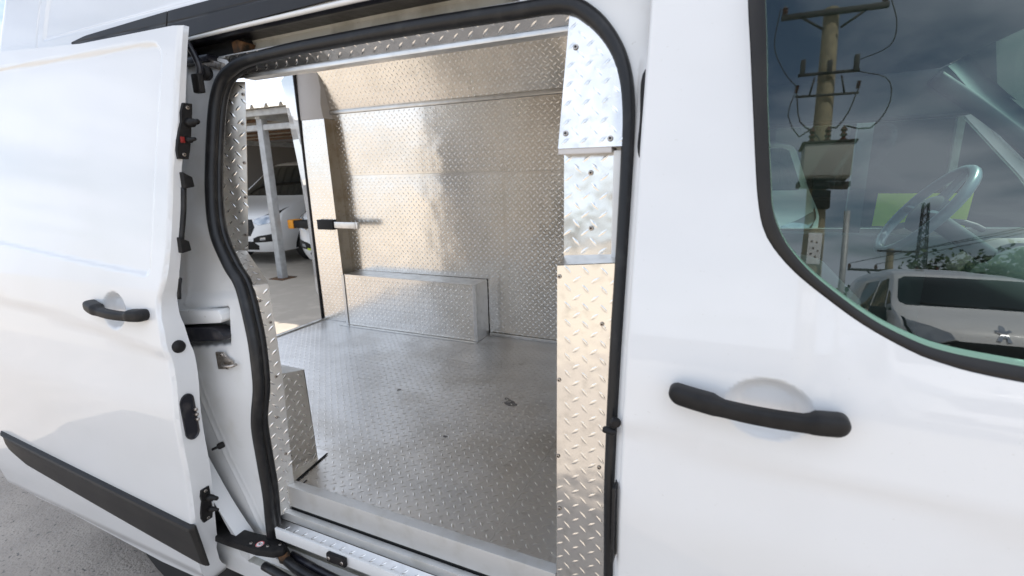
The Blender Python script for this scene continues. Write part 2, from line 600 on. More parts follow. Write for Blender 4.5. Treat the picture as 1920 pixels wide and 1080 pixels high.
def tread_plate(name, O, Uv, Vv, poly, m, parent, thick=0.003, a=TREAD_A, margin=0.006, phase=(0.0, 0.0), tread=True, **props):
    """A metal sheet in the plane O + u*Uv + v*Vv with raised lozenges standing on its face (normal Uv x Vv)."""
    O, Uv, Vv = np.array(O, float), np.array(Uv, float), np.array(Vv, float)
    Uv /= np.linalg.norm(Uv)
    Vv = Vv / np.linalg.norm(Vv)
    Nv = np.cross(Uv, Vv)
    P = np.array(poly, float)
    TH = 0.0016 if m is PLATE_F else (0.0017 if m in (PLATE, PLATE_R) else TREAD_H)
    area = 0.5 * np.sum(P[:, 0] * np.roll(P[:, 1], -1) - np.roll(P[:, 0], -1) * P[:, 1])
    if area < 0:
        P = P[::-1]
    n = len(P)
    top = [O + p[0] * Uv + p[1] * Vv for p in P]
    bot = [t - Nv * thick for t in top]
    V = top + bot
    Nn = []
    faces = [tuple(range(n)), tuple(range(2 * n - 1, n - 1, -1))]
    for i in range(n):
        j = (i + 1) % n
        faces.append((i, n + i, n + j, j))
    nb = len(faces)
    V = [tuple(v) for v in V]
    if tread:
        lo, hi = P.min(0) + np.array(phase), P.max(0)
        I = np.arange(0, int((hi[0] - lo[0]) / a) + 2)
        J = np.arange(-1, int((hi[1] - lo[1]) / (2 * a)) + 2)
        I, J = np.meshgrid(I, J)
        cu = lo[0] + I * a
        cv = lo[1] + J * 2 * a + (I % 2) * a
        par = (I % 2).ravel()
        cu, cv = cu.ravel(), cv.ravel()
        ok = in_poly(cu, cv, P) & (dist_poly(cu, cv, P) > margin)
        cu, cv, par = cu[ok], cv[ok], par[ok]
        t = np.array([-1, -0.55, 0, 0.55, 1.0])
        wd = (0.0074 if m in (PLATE, PLATE_R) else TREAD_W) / 2 * (1 - np.abs(t) ** 1.7)
        loc = [(-TREAD_L / 2, 0, 0), (TREAD_L / 2, 0, 0)]
        for k in (1, 2, 3):
            loc.append((t[k] * TREAD_L / 2, -wd[k], 0))
        for k in (1, 2, 3):
            loc.append((t[k] * TREAD_L / 2, wd[k], 0))
        for k in (1, 2, 3):
            loc.append((t[k] * TREAD_L / 2, 0, TH * (1 - 0.55 * abs(t[k]))))
        loc = np.array(loc)
        fl = [(0, 2, 8), (0, 8, 5), (2, 3, 9, 8), (3, 4, 10, 9), (8, 9, 6, 5), (9, 10, 7, 6), (4, 1, 10), (10, 1, 7)]
        ang = np.where(par == 0, R(40), R(-48)) + rng.normal(0, 0.02, len(par))
        ca, sa = np.cos(ang), np.sin(ang)
        u = cu[:, None] + loc[None, :, 0] * ca[:, None] - loc[None, :, 1] * sa[:, None]
        v = cv[:, None] + loc[None, :, 0] * sa[:, None] + loc[None, :, 1] * ca[:, None]
        hgt = np.broadcast_to(loc[None, :, 2], u.shape)
        W = O + u[..., None] * Uv + v[..., None] * Vv + (hgt[..., None] - 0.00005) * Nv
        b0 = len(V)
        V += [tuple(q) for q in W.reshape(-1, 3)]
        k = len(loc)
        for i in range(len(cu)):
            o_ = b0 + i * k
            faces += [tuple(o_ + q for q in f) for f in fl]
    me = bpy.data.meshes.new(name)
    me.from_pydata(V, [], faces)
    me.materials.append(m)
    me.materials.append(TOP_F if m is PLATE_F else TOP_P)
    me.polygons.foreach_set('material_index', [0] * nb + [1] * (len(faces) - nb))
    sm_ = [False] * nb + [True] * (len(faces) - nb)
    me.polygons.foreach_set('use_smooth', sm_)
    me.update()
    return link(name, me, parent, **props)


SCREW_ME = None


def screw(pos, nrm, parent, r=0.0055):
    global SCREW_ME
    if SCREW_ME is None:
        bm = bmesh.new()
        seg = 12
        rings = [(1.0, 0.0, 0), (0.85, 0.25, 0), (0.42, 0.32, 0), (0.30, -0.05, 1)]
        prev = None
        for (rr, hh, mi) in rings:
            cur = [bm.verts.new((rr * math.cos(2 * math.pi * k / seg), rr * math.sin(2 * math.pi * k / seg), hh)) for k in range(seg)]
            if prev:
                for k in range(seg):
                    f = bm.faces.new((prev[k], prev[(k + 1) % seg], cur[(k + 1) % seg], cur[k]))
                    f.material_index = mi
            prev = cur
        f = bm.faces.new(prev)
        f.material_index = 1
        SCREW_ME = bpy.data.meshes.new('screw')
        bm.to_mesh(SCREW_ME)
        bm.free()
        SCREW_ME.materials.append(STEEL)
        SCREW_ME.materials.append(DARK)
    o = bpy.data.objects.new('screw', SCREW_ME)
    COL.objects.link(o)
    o.parent = parent
    q = Vector(nrm).to_track_quat('Z', 'Y')
    o.matrix_parent_inverse = Matrix.Identity(4)
    o.location = pos
    o.rotation_euler = q.to_euler()
    o.scale = (r, r, r)
    return o


# ------------------------------------------------------------------ ground
gv = [(-600, -600, 0), (600, -600, 0), (600, 600, 0), (-600, 600, 0)]
mesh('ground', gv, [(0, 1, 2, 3)], GROUND, kind='structure')
ap = [(-9.0, -2.6), (-3.0, -2.9), (3.0, -2.7), (9.0, -3.0), (9.0, 2.6), (3.0, 2.4), (-3.4, 2.2), (-4.2, 1.2), (-9.0, 0.9)]
mesh('asphalt_apron', [(x, y, 0.004) for x, y in ap], [tuple(range(len(ap)))], ASPH, kind='structure')

# ------------------------------------------------------------------ the van
van = thing('cargo_van', (0.1, 0.9, 0), 'white high roof van, sliding side door open on a cargo bay of aluminium tread plate', 'van')

_Z = np.array([.0, .2, .30, .45, .55, .75, .93, 1.08, 1.2, 1.3, 1.6, 1.9, 2.0, 2.1, 2.35, 2.45, 2.52])
_Y = np.array([.08, .06, .045, .02, .012, .01, 0, .012, .027, .045, .10, .16, .185, .21, .285, .36, .47])
_zz = np.linspace(0, 2.6, 1301)
_yy = np.interp(_zz, _Z, _Y)
_k = np.hanning(61)
_k /= _k.sum()
_yy = np.convolve(np.pad(_yy, 30, mode='edge'), _k, mode='valid')


def prof(z):
    return np.interp(z, _zz, _yy)


def line(x, pts):
    return np.interp(x, [p[0] for p in pts], [p[1] for p in pts])


def cup(x, z, cx, cz, rx, rz, depth):
    d = ((x - cx) / rx) ** 2 + ((z - cz) / rz) ** 2
    return depth * sm((1 - d) * 1.5)


# ---- front door
WIN_OUT = [(.331, 1.844), (.342, 1.743), (.352, 1.658), (.362, 1.573), (.370, 1.514), (.381, 1.467), (.399, 1.434), (.432, 1.397), (.479, 1.359), (.530, 1.323), (.586, 1.293), (.624, 1.279), (.684, 1.267), (.80, 1.258), (1.0, 1.25), (1.35, 1.25), (1.50, 1.27), (1.45, 1.36), (1.25, 1.60), (1.05, 1.83), (1.0, 1.872), (.9, 1.885), (.6, 1.89), (.40, 1.888), (.342, 1.875)]
WIN_IN = [(.356, 1.840), (.365, 1.740), (.373, 1.656), (.386, 1.547), (.393, 1.497), (.405, 1.464), (.422, 1.435), (.454, 1.399), (.500, 1.361), (.543, 1.331), (.584, 1.310), (.623, 1.296), (.683, 1.287), (.80, 1.278), (1.0, 1.272), (1.33, 1.272), (1.44, 1.285), (1.41, 1.34), (1.22, 1.58), (1.03, 1.80), (.985, 1.848), (.9, 1.862), (.6, 1.868), (.42, 1.866), (.37, 1.858)]
win_out = spline(WIN_OUT, 0.015, True)
win_in = spline(WIN_IN, 0.015, True)
CREASE_F = [(.17, 1.107), (.39, 1.091), (.73, 1.067), (1.4, 1.03)]


def h_front(x, z):
    y = prof(z)
    y = y + 0.008 * sm((line(x, CREASE_F) - z + 0.01) / 0.05) * sm((z - 0.70) / 0.30)
    y = y + cup(x, z, 0.412, 1.172, 0.068, 0.052, 0.024)
    e = np.clip(0.182 - x, 0, 0.008)
    y = y + 0.008 - np.sqrt(np.maximum(0.008 ** 2 - e * e, 0))
    y = y + np.clip(x - 1.0, 0, 3) ** 2 * 0.05
    return y


fd_poly = [(.174, .36), (.30, .30), (1.30, .30), (1.42, .45), (1.56, .75), (1.62, 1.10), (1.58, 1.28), (1.10, 1.90), (1.03, 1.93), (.30, 1.945), (.19, 1.935), (.176, 1.90)]
fdoor = sheet('front_door', fd_poly, h_front, WHITE, van, holes=[win_out], step=0.03, dense=[(.32, .50, 1.10, 1.24, .006), (.174, .196, .3, 1.93, .004)], rim=0.028)


def band_mesh(name, A, B, yA, yB, m, parent, bulge=0.0, **props):
    """ribbon between two closed loops with a rounded section"""
    n = len(A)
    K = 6
    V = []
    for k in range(K + 1):
        t = k / K
        for i in range(n):
            x = A[i][0] * (1 - t) + B[i][0] * t
            z = A[i][1] * (1 - t) + B[i][1] * t
            y = yA[i] * (1 - t) + yB[i] * t - bulge * math.sin(math.pi * t) ** 0.6
            V.append((x, y, z))
    Fc = []
    for k in range(K):
        for i in range(n):
            j = (i + 1) % n
            Fc.append((k * n + i, k * n + j, (k + 1) * n + j, (k + 1) * n + i))
    o = mesh(name, V, Fc, m, parent, smooth=True, **props)
    bm = bmesh.new()
    bm.from_mesh(o.data)
    bmesh.ops.recalc_face_normals(bm, faces=bm.faces)
    c = sum((f.normal.y for f in bm.faces))
    if c > 0:
        bmesh.ops.reverse_faces(bm, faces=bm.faces)
    bm.to_mesh(o.data)
    bm.free()
    return o


def match(A, B, n=240):
    """resample both loops by matching control parameter"""
    return A, B


def loops(P, Q, n=8):
    a, b = [], []
    P = np.array(P)
    Q = np.array(Q)
    m_ = len(P)
    for i in range(m_):
        for j in range(n):
            t = j / n

            def cr_(X):
                p0, p1, p2, p3 = X[i - 1], X[i], X[(i + 1) % m_], X[(i + 2) % m_]
                return 0.5 * ((2 * p1) + (-p0 + p2) * t + (2 * p0 - 5 * p1 + 4 * p2 - p3) * t * t + (-p0 + 3 * p1 - 3 * p2 + p3) * t ** 3)
            a.append(cr_(P))
            b.append(cr_(Q))
    return np.array(a), np.array(b)


def glass_y(z):
    return 0.064 + (z - 1.30) * 0.125


la, lb = loops(WIN_OUT, WIN_IN)
cen = lb.mean(0)
ya = np.array([float(h_front(np.array([p[0]]), np.array([p[1]]))[0]) for p in la]) + 0.002
yb = np.array([glass_y(p[1]) for p in lb]) - 0.001
band_mesh('window_seal', la, lb, ya, yb - 0.012, TRIM, fdoor, bulge=0.004)
lc = lb + (cen - lb) * (np.interp(lb[:, 1], [1.30, 1.45], [0.0065, 0.002]) / np.linalg.norm(cen - lb, axis=1))[:, None]
band_mesh('glass_edge', lb, lc, yb - 0.011, yb - 0.0005, TEAL, fdoor, bulge=0.002)
gl = resample(lb, 0.05)
sheet('window_pane', [(p[0], p[1]) for p in lb], lambda x, z: glass_y(z), GLASS, fdoor, step=0.2)


def bar_handle(name, x0, x1, zc, ysurf, bow, hgt, parent, tilt=0.0, padz=0.010, notch=(0.30, 0.80), sag=0.004):
    """strap handle: loft of rounded sections along x that bows out over the finger cup"""
    n, seg = 44, 18
    V = []
    for i in range(n):
        t = 0.5 - 0.5 * math.cos(math.pi * i / (n - 1))
        x = x0 + (x1 - x0) * t
        s = math.sin(math.pi * t) ** 0.7
        y = ysurf - 0.013 - bow * s
        mid = float(sm(np.array((t - notch[0] + 0.03) / 0.06)) * sm(np.array((notch[1] + 0.03 - t) / 0.06)))
        top = hgt / 2 + padz * (1 - mid) * (0.7 if t < 0.5 else 1.0) - 0.003 * mid
        bot = -hgt / 2
        endr = min(1.0, (1 - abs(2 * t - 1)) / 0.13)
        endr = math.sqrt(max(0.0, 1 - (1 - endr) ** 2))
        endr = max(endr, 0.03)
        zm = zc + tilt * (t - 0.5) + (top + bot) / 2 - sag * math.sin(math.pi * t)
        hh = (top - bot) / 2 * endr
        th = (0.013 + 0.006 * (1 - mid)) * (0.5 + 0.5 * endr)
        for k in range(seg):
            q = 2 * math.pi * k / seg
            c_, s_ = math.cos(q), math.sin(q)
            e_ = 0.62
            V.append((x, y + th * math.copysign(abs(c_) ** e_, c_), zm + hh * math.copysign(abs(s_) ** e_, s_)))
    Fc = []
    for i in range(n - 1):
        for k in range(seg):
            k2 = (k + 1) % seg
            Fc.append((i * seg + k, (i + 1) * seg + k, (i + 1) * seg + k2, i * seg + k2))
    Fc.append(tuple(range(seg)))
    Fc.append(tuple((n - 1) * seg + k for k in range(seg - 1, -1, -1)))
    return mesh(name, V, Fc, BLACK, parent, smooth=True)


bar_handle('door_handle', .257, .522, 1.181, 0.018, 0.018, 0.031, fdoor, tilt=-0.012, padz=.003, sag=.004)

# ---- front wing and bonnet (outside the photograph, for completeness)
arch = [(2.05 + 0.40 * math.cos(a), 0.34 + 0.40 * math.sin(a)) for a in np.linspace(math.pi, 0, 14)]
wing = [(1.43, .34)] + [(x, z) for x, z in arch if x > 1.6] + [(2.50, .34), (2.52, .80), (2.30, 1.05), (1.70, 1.24), (1.63, 1.12), (1.57, .74)]


def h_wing(x, z):
    return prof(z) + np.clip(x - 1.0, 0, 3) ** 2 * 0.05 + np.clip(x - 2.0, 0, 1) ** 2 * 0.5


sheet('front_wing', wing, h_wing, WHITE, van, step=0.05, rim=0.03)
hood = [(1.72, .26, 1.25), (1.95, .22, 1.14), (2.3, .25, 1.03), (2.5, .45, .9), (2.56, .9, .86), (2.5, 1.35, .9), (2.3, 1.55, 1.03), (1.95, 1.58, 1.14), (1.72, 1.54, 1.25), (1.75, .9, 1.30)]
bmh = bmesh.new()
vsb = [bmh.verts.new(p) for p in hood]
cv = bmh.verts.new((2.1, .9, 1.16))
for i in range(len(vsb)):
    bmh.faces.new((vsb[i], vsb[(i + 1) % len(vsb)], cv))
bmesh.ops.recalc_face_normals(bmh, faces=bmh.faces)
bm_obj('bonnet', bmh, WHITE, van, R(60))

# ---- upper side, high roof


def h_up(x, z):
    y = prof(z)
    e = np.clip(-2.19 - x, 0, 0.1299)
    y = y + 0.13 - np.sqrt(0.13 ** 2 - e * e)
    rec = np.minimum(x + 1.90, z - 2.046 - 0.004 * (x + 1.9))
    y = y + 0.006 * sm(rec / 0.014)
    g = np.abs(x + 1.935 + 0.06 * (z - 2.0))
    y = y + 0.004 * np.clip(1 - g / 0.006, 0, 1)
    return y


up_poly = [(-2.315, 1.60), (-1.24, 1.60), (-1.24, 1.956), (-.9, 1.962), (.3, 1.966), (1.10, 1.955), (1.05, 2.1), (.80, 2.35), (.70, 2.50), (-2.20, 2.50), (-2.30, 2.40)]
sheet('high_roof_side', up_poly, h_up, WHITE, van, step=0.04, dense=[(-2.315, -2.18, 1.6, 2.49, .012), (-1.96, -1.86, 1.98, 2.49, .007), (-1.85, -.9, 2.02, 2.07, .007)])
# lower rear quarter, mostly behind the open door
rq = [(-2.315, .34), (-1.86, .34)] + [(-1.45 + 0.40 * math.cos(a), 0.36 + 0.40 * math.sin(a)) for a in np.linspace(math.pi, 0, 14)] + [(-1.02, .34), (-1.02, .42), (-1.24, .8), (-1.24, 1.597), (-2.315, 1.597)]


def h_rq(x, z):
    y = prof(z)
    e = np.clip(-2.19 - x, 0, 0.1299)
    return y + 0.13 - np.sqrt(0.13 ** 2 - e * e)


sheet('rear_quarter', rq, h_rq, WHITE, van, step=0.05, rim=0.05)
# roof skin
RV, RF = [], []
xs = [-2.24, -1.6, -.8, 0, .72]
ys_ = np.linspace(.44, 1.46, 9)
for x in xs:
    for y in ys_:
        RV.append((x, y, 2.505 + 0.05 * math.sin(math.pi * (y - .44) / 1.02)))
for i in range(len(xs) - 1):
    for j in range(8):
        a = i * 9 + j
        RF.append((a, a + 9, a + 10, a + 1))
mesh('roof', RV, RF, WHITE, van, smooth=True)
# far body side: one sheet with the cab window opening
far_win = [(.42, 1.26), (.44, 1.735), (1.17, 1.745), (1.40, 1.50), (1.56, 1.29)]


def h_far(x, z):
    return 1.985 - prof(z)


far_poly = [(-2.31, .34), (2.45, .34), (2.5, .8), (2.3, 1.04), (1.72, 1.24), (1.03, 1.93), (.8, 2.35), (.7, 2.5), (-2.25, 2.5), (-2.31, 2.35)]
sheet('driver_side', far_poly, h_far, WHITE, van, holes=[far_win], step=0.08, sgn=1, rim=0.03)
sheet('driver_window', far_win, lambda x, z: h_far(x, z) - 0.012, GLASSF, van, step=0.3, sgn=1)
STK = bpy.data.materials.new('translucent_lime_film')
STK.use_nodes = True
_t = STK.node_tree
_t.nodes.clear()
_o = _t.nodes.new('ShaderNodeOutputMaterial')
_d = _t.nodes.new('ShaderNodeBsdfDiffuse')
_d.inputs['Color'].default_value = (.55, .68, .10, 1)
_l = _t.nodes.new('ShaderNodeBsdfTranslucent')
_l.inputs['Color'].default_value = (.88, .98, .14, 1)
_m = _t.nodes.new('ShaderNodeMixShader')
_m.inputs['Fac'].default_value = .7
_t.links.new(_d.outputs[0], _m.inputs[1])
_t.links.new(_l.outputs[0], _m.inputs[2])
_t.links.new(_m.outputs[0], _o.inputs[0])
sheet('window_sticker', [(.935, 1.285), (1.27, 1.285), (1.27, 1.435), (.935, 1.435)], lambda x, z: h_far(x, z) - 0.016, STK, van, step=.2, sgn=1)
prism('window_divider', [(.825, 1.25), (.885, 1.25), (.885, 1.75), (.825, 1.75)], 1, 1.90, 1.935, CABTRIM, van)

# black roof band in two lengths
band_low = [(-1.70, 2.012), (-1.612, 1.99), (-1.153, 1.953), (-.606, 1.968), (-.446, 1.972), (.9, 1.972)]
band_top = [(-1.70, 2.014), (-1.612, 2.026), (-1.186, 2.038), (-.957, 2.040), (-.682, 2.038), (.9, 2.034)]


def band_piece(x0, x1):
    xs_ = np.linspace(x0, x1, 24)
    lo_ = line(xs_, band_low)
    hi_ = line(xs_, band_top)
    poly = [(x, z) for x, z in zip(xs_, lo_)] + [(x, z) for x, z in zip(xs_[::-1], hi_[::-1])]

    def hb(x, z):
        mid = line(x, band_low) * 0.42 + line(x, band_top) * 0.58
        return prof(z) - 0.009 + 0.0035 * np.clip(1 - np.abs(z - mid) / 0.0022, 0, 1)
    return sheet('roof_trim', poly, hb, TRIM, van, step=0.02, dense=[(x0, x1, 1.985, 2.02, .004)], rim=0.008)


band_piece(-1.69, -1.189)
band_piece(-1.184, .9)

# ---- upper roller channel above the opening
xs_ = np.linspace(-1.26, .30, 40)


def sweep(name, sec, m, parent, xs=xs_, zline=None, smooth=False):
    V, Fc = [], []
    k = len(sec)
    for x in xs:
        dz = 0 if zline is None else zline(x)
        for (y, z) in sec:
            V.append((x, y, z + dz))
    for i in range(len(xs) - 1):
        for j in range(k - 1):
            Fc.append((i * k + j, i * k + j + 1, (i + 1) * k + j + 1, (i + 1) * k + j))
    return mesh(name, V, Fc, m, parent, smooth=smooth)


def zrail(x):
    return float(np.interp(x, [-1.26, -.9, -.5, .3], [-0.010, -0.004, 0.0, 0.001]))


tube('gutter_lip', [(x, .174, 1.9595 + zrail(x)) for x in xs_], 0.0062, WHITE_IN, van, seg=10)
sweep('track_gasket', [(.178, 1.957), (.188, 1.949), (.204, 1.953), (.222, 1.956), (.262, 1.953)], GREASE, van, zline=zrail, smooth=True)
sweep('track_wall', [(.262, 1.953), (.266, 1.946), (.263, 1.921), (.255, 1.914), (.236, 1.912)], DIRTY, van, zline=lambda x: zrail(x) * .5, xs=np.linspace(-.98, .30, 30))
tube('track_lip', [(x, .226, 1.9085 + zrail(x) * .5) for x in np.linspace(-1.05, .2, 30)], 0.0055, WHITE_IN, van, seg=10)
sweep('track_back', [(.222, 1.912), (.236, 1.900), (.240, 1.86)], DARK, van, zline=zrail)
# left end of the track: dark pocket, rusty end stop and roller
box('roller_pocket', (-1.24, .236, 1.868), (-.955, .30, 1.95), DARK, van, 0.004)
prism('track_end_stop', [(-.985, 1.906), (-.955, 1.912), (-.94, 1.935), (-.965, 1.944), (-.99, 1.94)], 1, .222, .262, RUST, van, bevel=0.003)
box('roller_arm', (-1.19, .19, 1.893), (-1.055, .235, 1.912), GREASE, van, 0.006)
box('roller_bracket', (-1.10, .20, 1.878), (-1.02, .225, 1.899), STEEL, van, 0.004, rot=Matrix.Rotation(R(18), 4, 'Y'))
lathe('track_roller', [(0, -.012), (.017, -.012), (.020, -.006), (.020, .006), (.017, .012), (0, .012)], (-1.165, .225, 1.925), (0, 0, 1), BLACK, van, 16)

# ---- door seal round the opening
SEAL = [(-.930, .437), (-.905, .599), (-.903, .749), (-.894, .857), (-.864, .960), (-.860, 1.040), (-.872, 1.139), (-.914, 1.263), (-.968, 1.324), (-1.025, 1.408), (-1.047, 1.510), (-1.048, 1.660), (-1.039, 1.775), (-1.014, 1.836), (-.970, 1.864), (-.913, 1.879), (-.806, 1.886), (-.685, 1.890), (-.379, 1.892), (-.127, 1.888), (.000, 1.884), (.057, 1.854), (.100, 1.806), (.126, 1.754), (.140, 1.689), (.145, 1.591), (.147, 1.381), (.147, 1.279), (.148, 1.175), (.149, 1.015), (.151, .711), (.151, .42)]
seal2 = spline(SEAL, 0.012)
P3 = np.array([(p[0], prof(p[1]) + 0.046, p[1]) for p in seal2])
tang = np.gradient(P3, axis=0)
nrm2 = np.stack([tang[:, 2], np.zeros(len(P3)), -tang[:, 0]], 1)
nrm2 /= np.linalg.norm(nrm2, axis=1)[:, None]          # towards the opening's inside
wid = np.array([np.interp(p[0], [-1.05, -.9, .06, .15], [.0165, .0165, .0165, .0120]) for p in seal2])
seal_o = tube('door_seal', P3, wid, RUBBER, van, seg=14, flat=1.0)
tube('seal_lip', P3 + np.array([0, .020, 0]) + nrm2 * 0.004, wid * 0.72, RUBBER, seal_o, seg=10)
tube('seal_carrier', P3 + np.array([0, .030, 0]) - nrm2 * 0.005, wid * 0.6, RUBBER, seal_o, seg=8)
lathe('seal_clip', [(0, 0), (.006, 0), (.007, .004), (.007, .022), (.004, .026), (0, .026)], (.138, .03, 1.075), (1, -.2, 0), BLACK, seal_o, 10)

# ---- rear jamb (C pillar) between the seal and the open door
left_path = seal2[(seal2[:, 0] < -.80)]
left_path = [tuple(p) for p in left_path if p[1] < 1.878]
BEAD = [(-1.19, 1.9), (-1.194, 1.40), (-1.183, 1.16), (-1.168, 1.052), (-1.177, .99), (-1.136, .813), (-1.104, .704), (-1.036, .564), (-.989, .405), (-.97, .3)]
bz = [p[1] for p in BEAD][::-1]
bx_ = [p[0] for p in BEAD][::-1]


def bead_x(z):
    return np.interp(z, bz, bx_)


def h_jamb(x, z):
    y = prof(z) + 0.060
    d = x - bead_x(z)
    y = y + 0.007 * sm(-d / 0.022) * sm((1.04 - z) / 0.03) - 0.003 * np.exp(-(d / 0.009) ** 2) * (np.abs(z - 1.12) > 0.07)
    y = y - 0.0015 * np.exp(-((d - 0.030) / 0.006) ** 2) * (z < .98)
    # pocket for the middle roller
    dx_ = np.minimum(-.985 - x, x + 1.30)
    dz_ = np.minimum(z - (1.052 + .17 * (x + 1.2)), (1.168 + .17 * (x + 1.2)) - z)
    y = y + 0.040 * sm(np.minimum(dx_, dz_) / 0.012)
    y = y + 0.010 * sm((z - (1.205 + .12 * (x + 1.1))) / 0.03) * sm((1.40 - z) / .1)
    y = y - 0.014 * sm((z - 1.33 + .3 * (x + 1.05)) / 0.08) * sm((1.52 - z) / 0.1)
    # rounded turn-in along the seal
    return y


jp = [tuple(p) for p in left_path] + [(-1.05, 1.905), (-1.45, 1.90), (-1.45, .40), (-.935, .40)]
jamb = sheet('rear_pillar_jamb', jp, h_jamb, WHITE_IN, van, step=0.022, dense=[(-1.34, -.94, .98, 1.24, .007), (-1.23, -.9, .42, .98, .008)])
prism('roller_cover', [(-1.30, 1.115), (-.998, 1.158), (-.990, 1.168), (-.992, 1.186), (-1.004, 1.196), (-1.30, 1.166)], 1, .062, .10, WHITE_IN, jamb, bevel=0.004)
prism('roller_track', [(-1.30, 1.060), (-.985, 1.108), (-.980, 1.122), (-1.00, 1.136), (-1.03, 1.142), (-1.30, 1.112)], 1, .052, .10, GREASE, jamb, bevel=0.005)
st = prism('striker_plate', [(-1.040, 1.009), (-.998, 1.016), (-.990, 1.026), (-.975, 1.028), (-.972, 1.045), (-.996, 1.054), (-1.006, 1.068), (-1.040, 1.064)], 1, .058, .064, STEEL, jamb, bevel=0.0015)
tube('striker_loop', spline([(-1.012, .056, 1.032), (-.985, .042, 1.034), (-.958, .046, 1.036), (-.955, .06, 1.036)], .006), 0.0045, STEEL, jamb, seg=8)
for (sx, sz) in ((-1.012, 1.058), (-1.018, 1.026), (-.995, 1.022)):
    screw((sx, .0575, sz), (0, -1, 0), jamb, 0.007)
lathe('bump_stop', [(.010, -.02), (.0105, 0), (.009, .004), (.0045, .006), (.0042, .020), (.003, .022), (0, .022)], (-1.105, .06, .735), (-.45, -.85, -.2), BLACK, jamb, 12)
lathe('rubber_buffer', [(0, .0), (.012, .0), (.020, .004), (.022, .018), (.016, .026), (.0, .028)], (-1.075, .200, 1.862), (.25, -1, 0), BLACK, jamb, 18)
# front jamb (B pillar) between seal and front door
right_path = [tuple(p) for p in seal2 if p[0] > .0][::-1]


def h_bj(x, z):
    return prof(z) + 0.050 - 0.030 * sm((x - .152) / 0.02) * sm((1.80 - z) / 0.1)


bjp = right_path + [(-.10, 1.905), (-.10, 1.955), (.24, 1.955), (.24, .42)]
bj = sheet('front_pillar_jamb', bjp, h_bj, WHITE_IN, van, step=0.02, dense=[(.145, .18, .42, 1.9, .006)])
tube('door_hinge_cover', spline([(.176, .146, 1.735), (.1725, .134, 1.715), (.174, .128, 1.65), (.1725, .122, 1.605), (.176, .120, 1.585)], .01), 0.0055, BLACK, bj, seg=8)
box('shut_seal', (.164, .0, .80), (.170, .04, .97), RUBBER, bj, 0.002)
lathe('door_buffer', [(.010, 0), (.011, .004), (.008, .010), (0, .012)], (.160, .030, 1.095), (.3, -1, 0), BLACK, bj, 12)

# ---- sliding door, slid back and standing off the body
SD_EDGE = [(-1.106, .431), (-1.072, .566), (-1.052, .717), (-1.044, .843), (-1.036, .992), (-1.049, 1.111), (-1.057, 1.168), (-1.068, 1.225), (-1.066, 1.254), (-1.045, 1.298), (-1.029, 1.369), (-1.020, 1.480), (-1.012, 1.616), (-1.004, 1.697), (-.997, 1.816), (-.993, 1.881), (-.991, 1.953)]
sd_edge = [tuple(p) for p in spline([(-1.125, .345), (-1.116, .385)] + SD_EDGE, 0.02)]
sd_poly = [(-1.16, .262), (-1.135, .30)] + sd_edge + [(-1.455, 1.963), (-1.948, 2.000), (-2.30, 2.02), (-2.33, 1.98), (-2.37, 1.2), (-2.39, .45), (-2.399, .334), (-2.348, .296), (-2.227, .279), (-2.013, .283), (-1.415, .252)]
CR1 = [(-2.4, 1.952), (-1.941, 1.950), (-1.452, 1.937), (-1.188, 1.932), (-1.0, 1.918)]
LEDGE = [(-2.4, 1.395), (-1.943, 1.363), (-1.446, 1.326), (-1.127, 1.307), (-1.0, 1.30)]
CR3 = [(-2.4, 1.235), (-1.953, 1.190), (-1.456, 1.157), (-1.089, 1.113)]
sd_e = np.array(SD_EDGE)


def sd_front(z):
    return np.interp(z, sd_e[:, 1], sd_e[:, 0])


def sd_rim(z):
    return float(np.interp(z, [1.12, 1.32, 1.5, 1.9], [0.060, 0.030, 0.023, 0.014]))


def h_slide(x, z):
    y = prof(z) - 0.090
    fr = np.interp(z, [1.3, 1.55, 1.89, 2.0], [-1.10, -1.080, -1.056, -1.05])
    a = np.minimum.reduce([fr - x, line(x, CR1) - z, z - line(x, LEDGE)])
    # rounded corners
    b = np.sqrt(np.maximum(0.05 - np.maximum(fr - x, 0), 0) ** 2 + np.maximum(0.05 - np.maximum(line(x, CR1) - z, 0), 0) ** 2)
    a = np.minimum(a, np.where((fr - x < .05) & (line(x, CR1) - z < .05), 0.05 - b, 1))
    b2 = np.sqrt(np.maximum(0.03 - np.maximum(fr - x, 0), 0) ** 2 + np.maximum(0.03 - np.maximum(z - line(x, LEDGE), 0), 0) ** 2)
    a = np.minimum(a, np.where((fr - x < .03) & (z - line(x, LEDGE) < .03), 0.03 - b2, 1))
    y = y + 0.008 * sm(a / 0.016)
    y = y + 0.010 * sm((line(x, CR3) - z + 0.012) / 0.05) * sm((z - 0.75) / 0.3)
    y = y + cup(x, z, -1.275, 1.203, 0.060, 0.055, 0.022)
    e = np.clip(0.010 - (sd_front(z) - x), 0, 0.010)
    y = y + 0.010 - np.sqrt(np.maximum(0.010 ** 2 - e * e, 0))
    y = y + 0.02 * sm((0.34 - z) / 0.06)
    return y


sdoor = sheet('sliding_door', sd_poly, h_slide, WHITE, van, step=0.03, rim=sd_rim, back=True,
              dense=[(-1.36, -1.19, 1.13, 1.27, .007), (-1.12, -.99, .40, 1.96, .006), (-2.0, -1.12, 1.90, 1.965, .008), (-2.0, -1.12, 1.295, 1.40, .008)])
bar_handle('door_handle', -1.385, -1.102, 1.208, -0.052, 0.024, 0.028, sdoor, tilt=-0.008, padz=0.006, sag=.004)
# black rubbing strip with slanted tail
ts_top = [(-2.215, .628), (-1.062, .556)]
ts_bot = [(-2.165, .555), (-2.06, .513), (-1.090, .399)]
tpoly = ts_bot + [(-1.066, .50)] + ts_top[::-1]


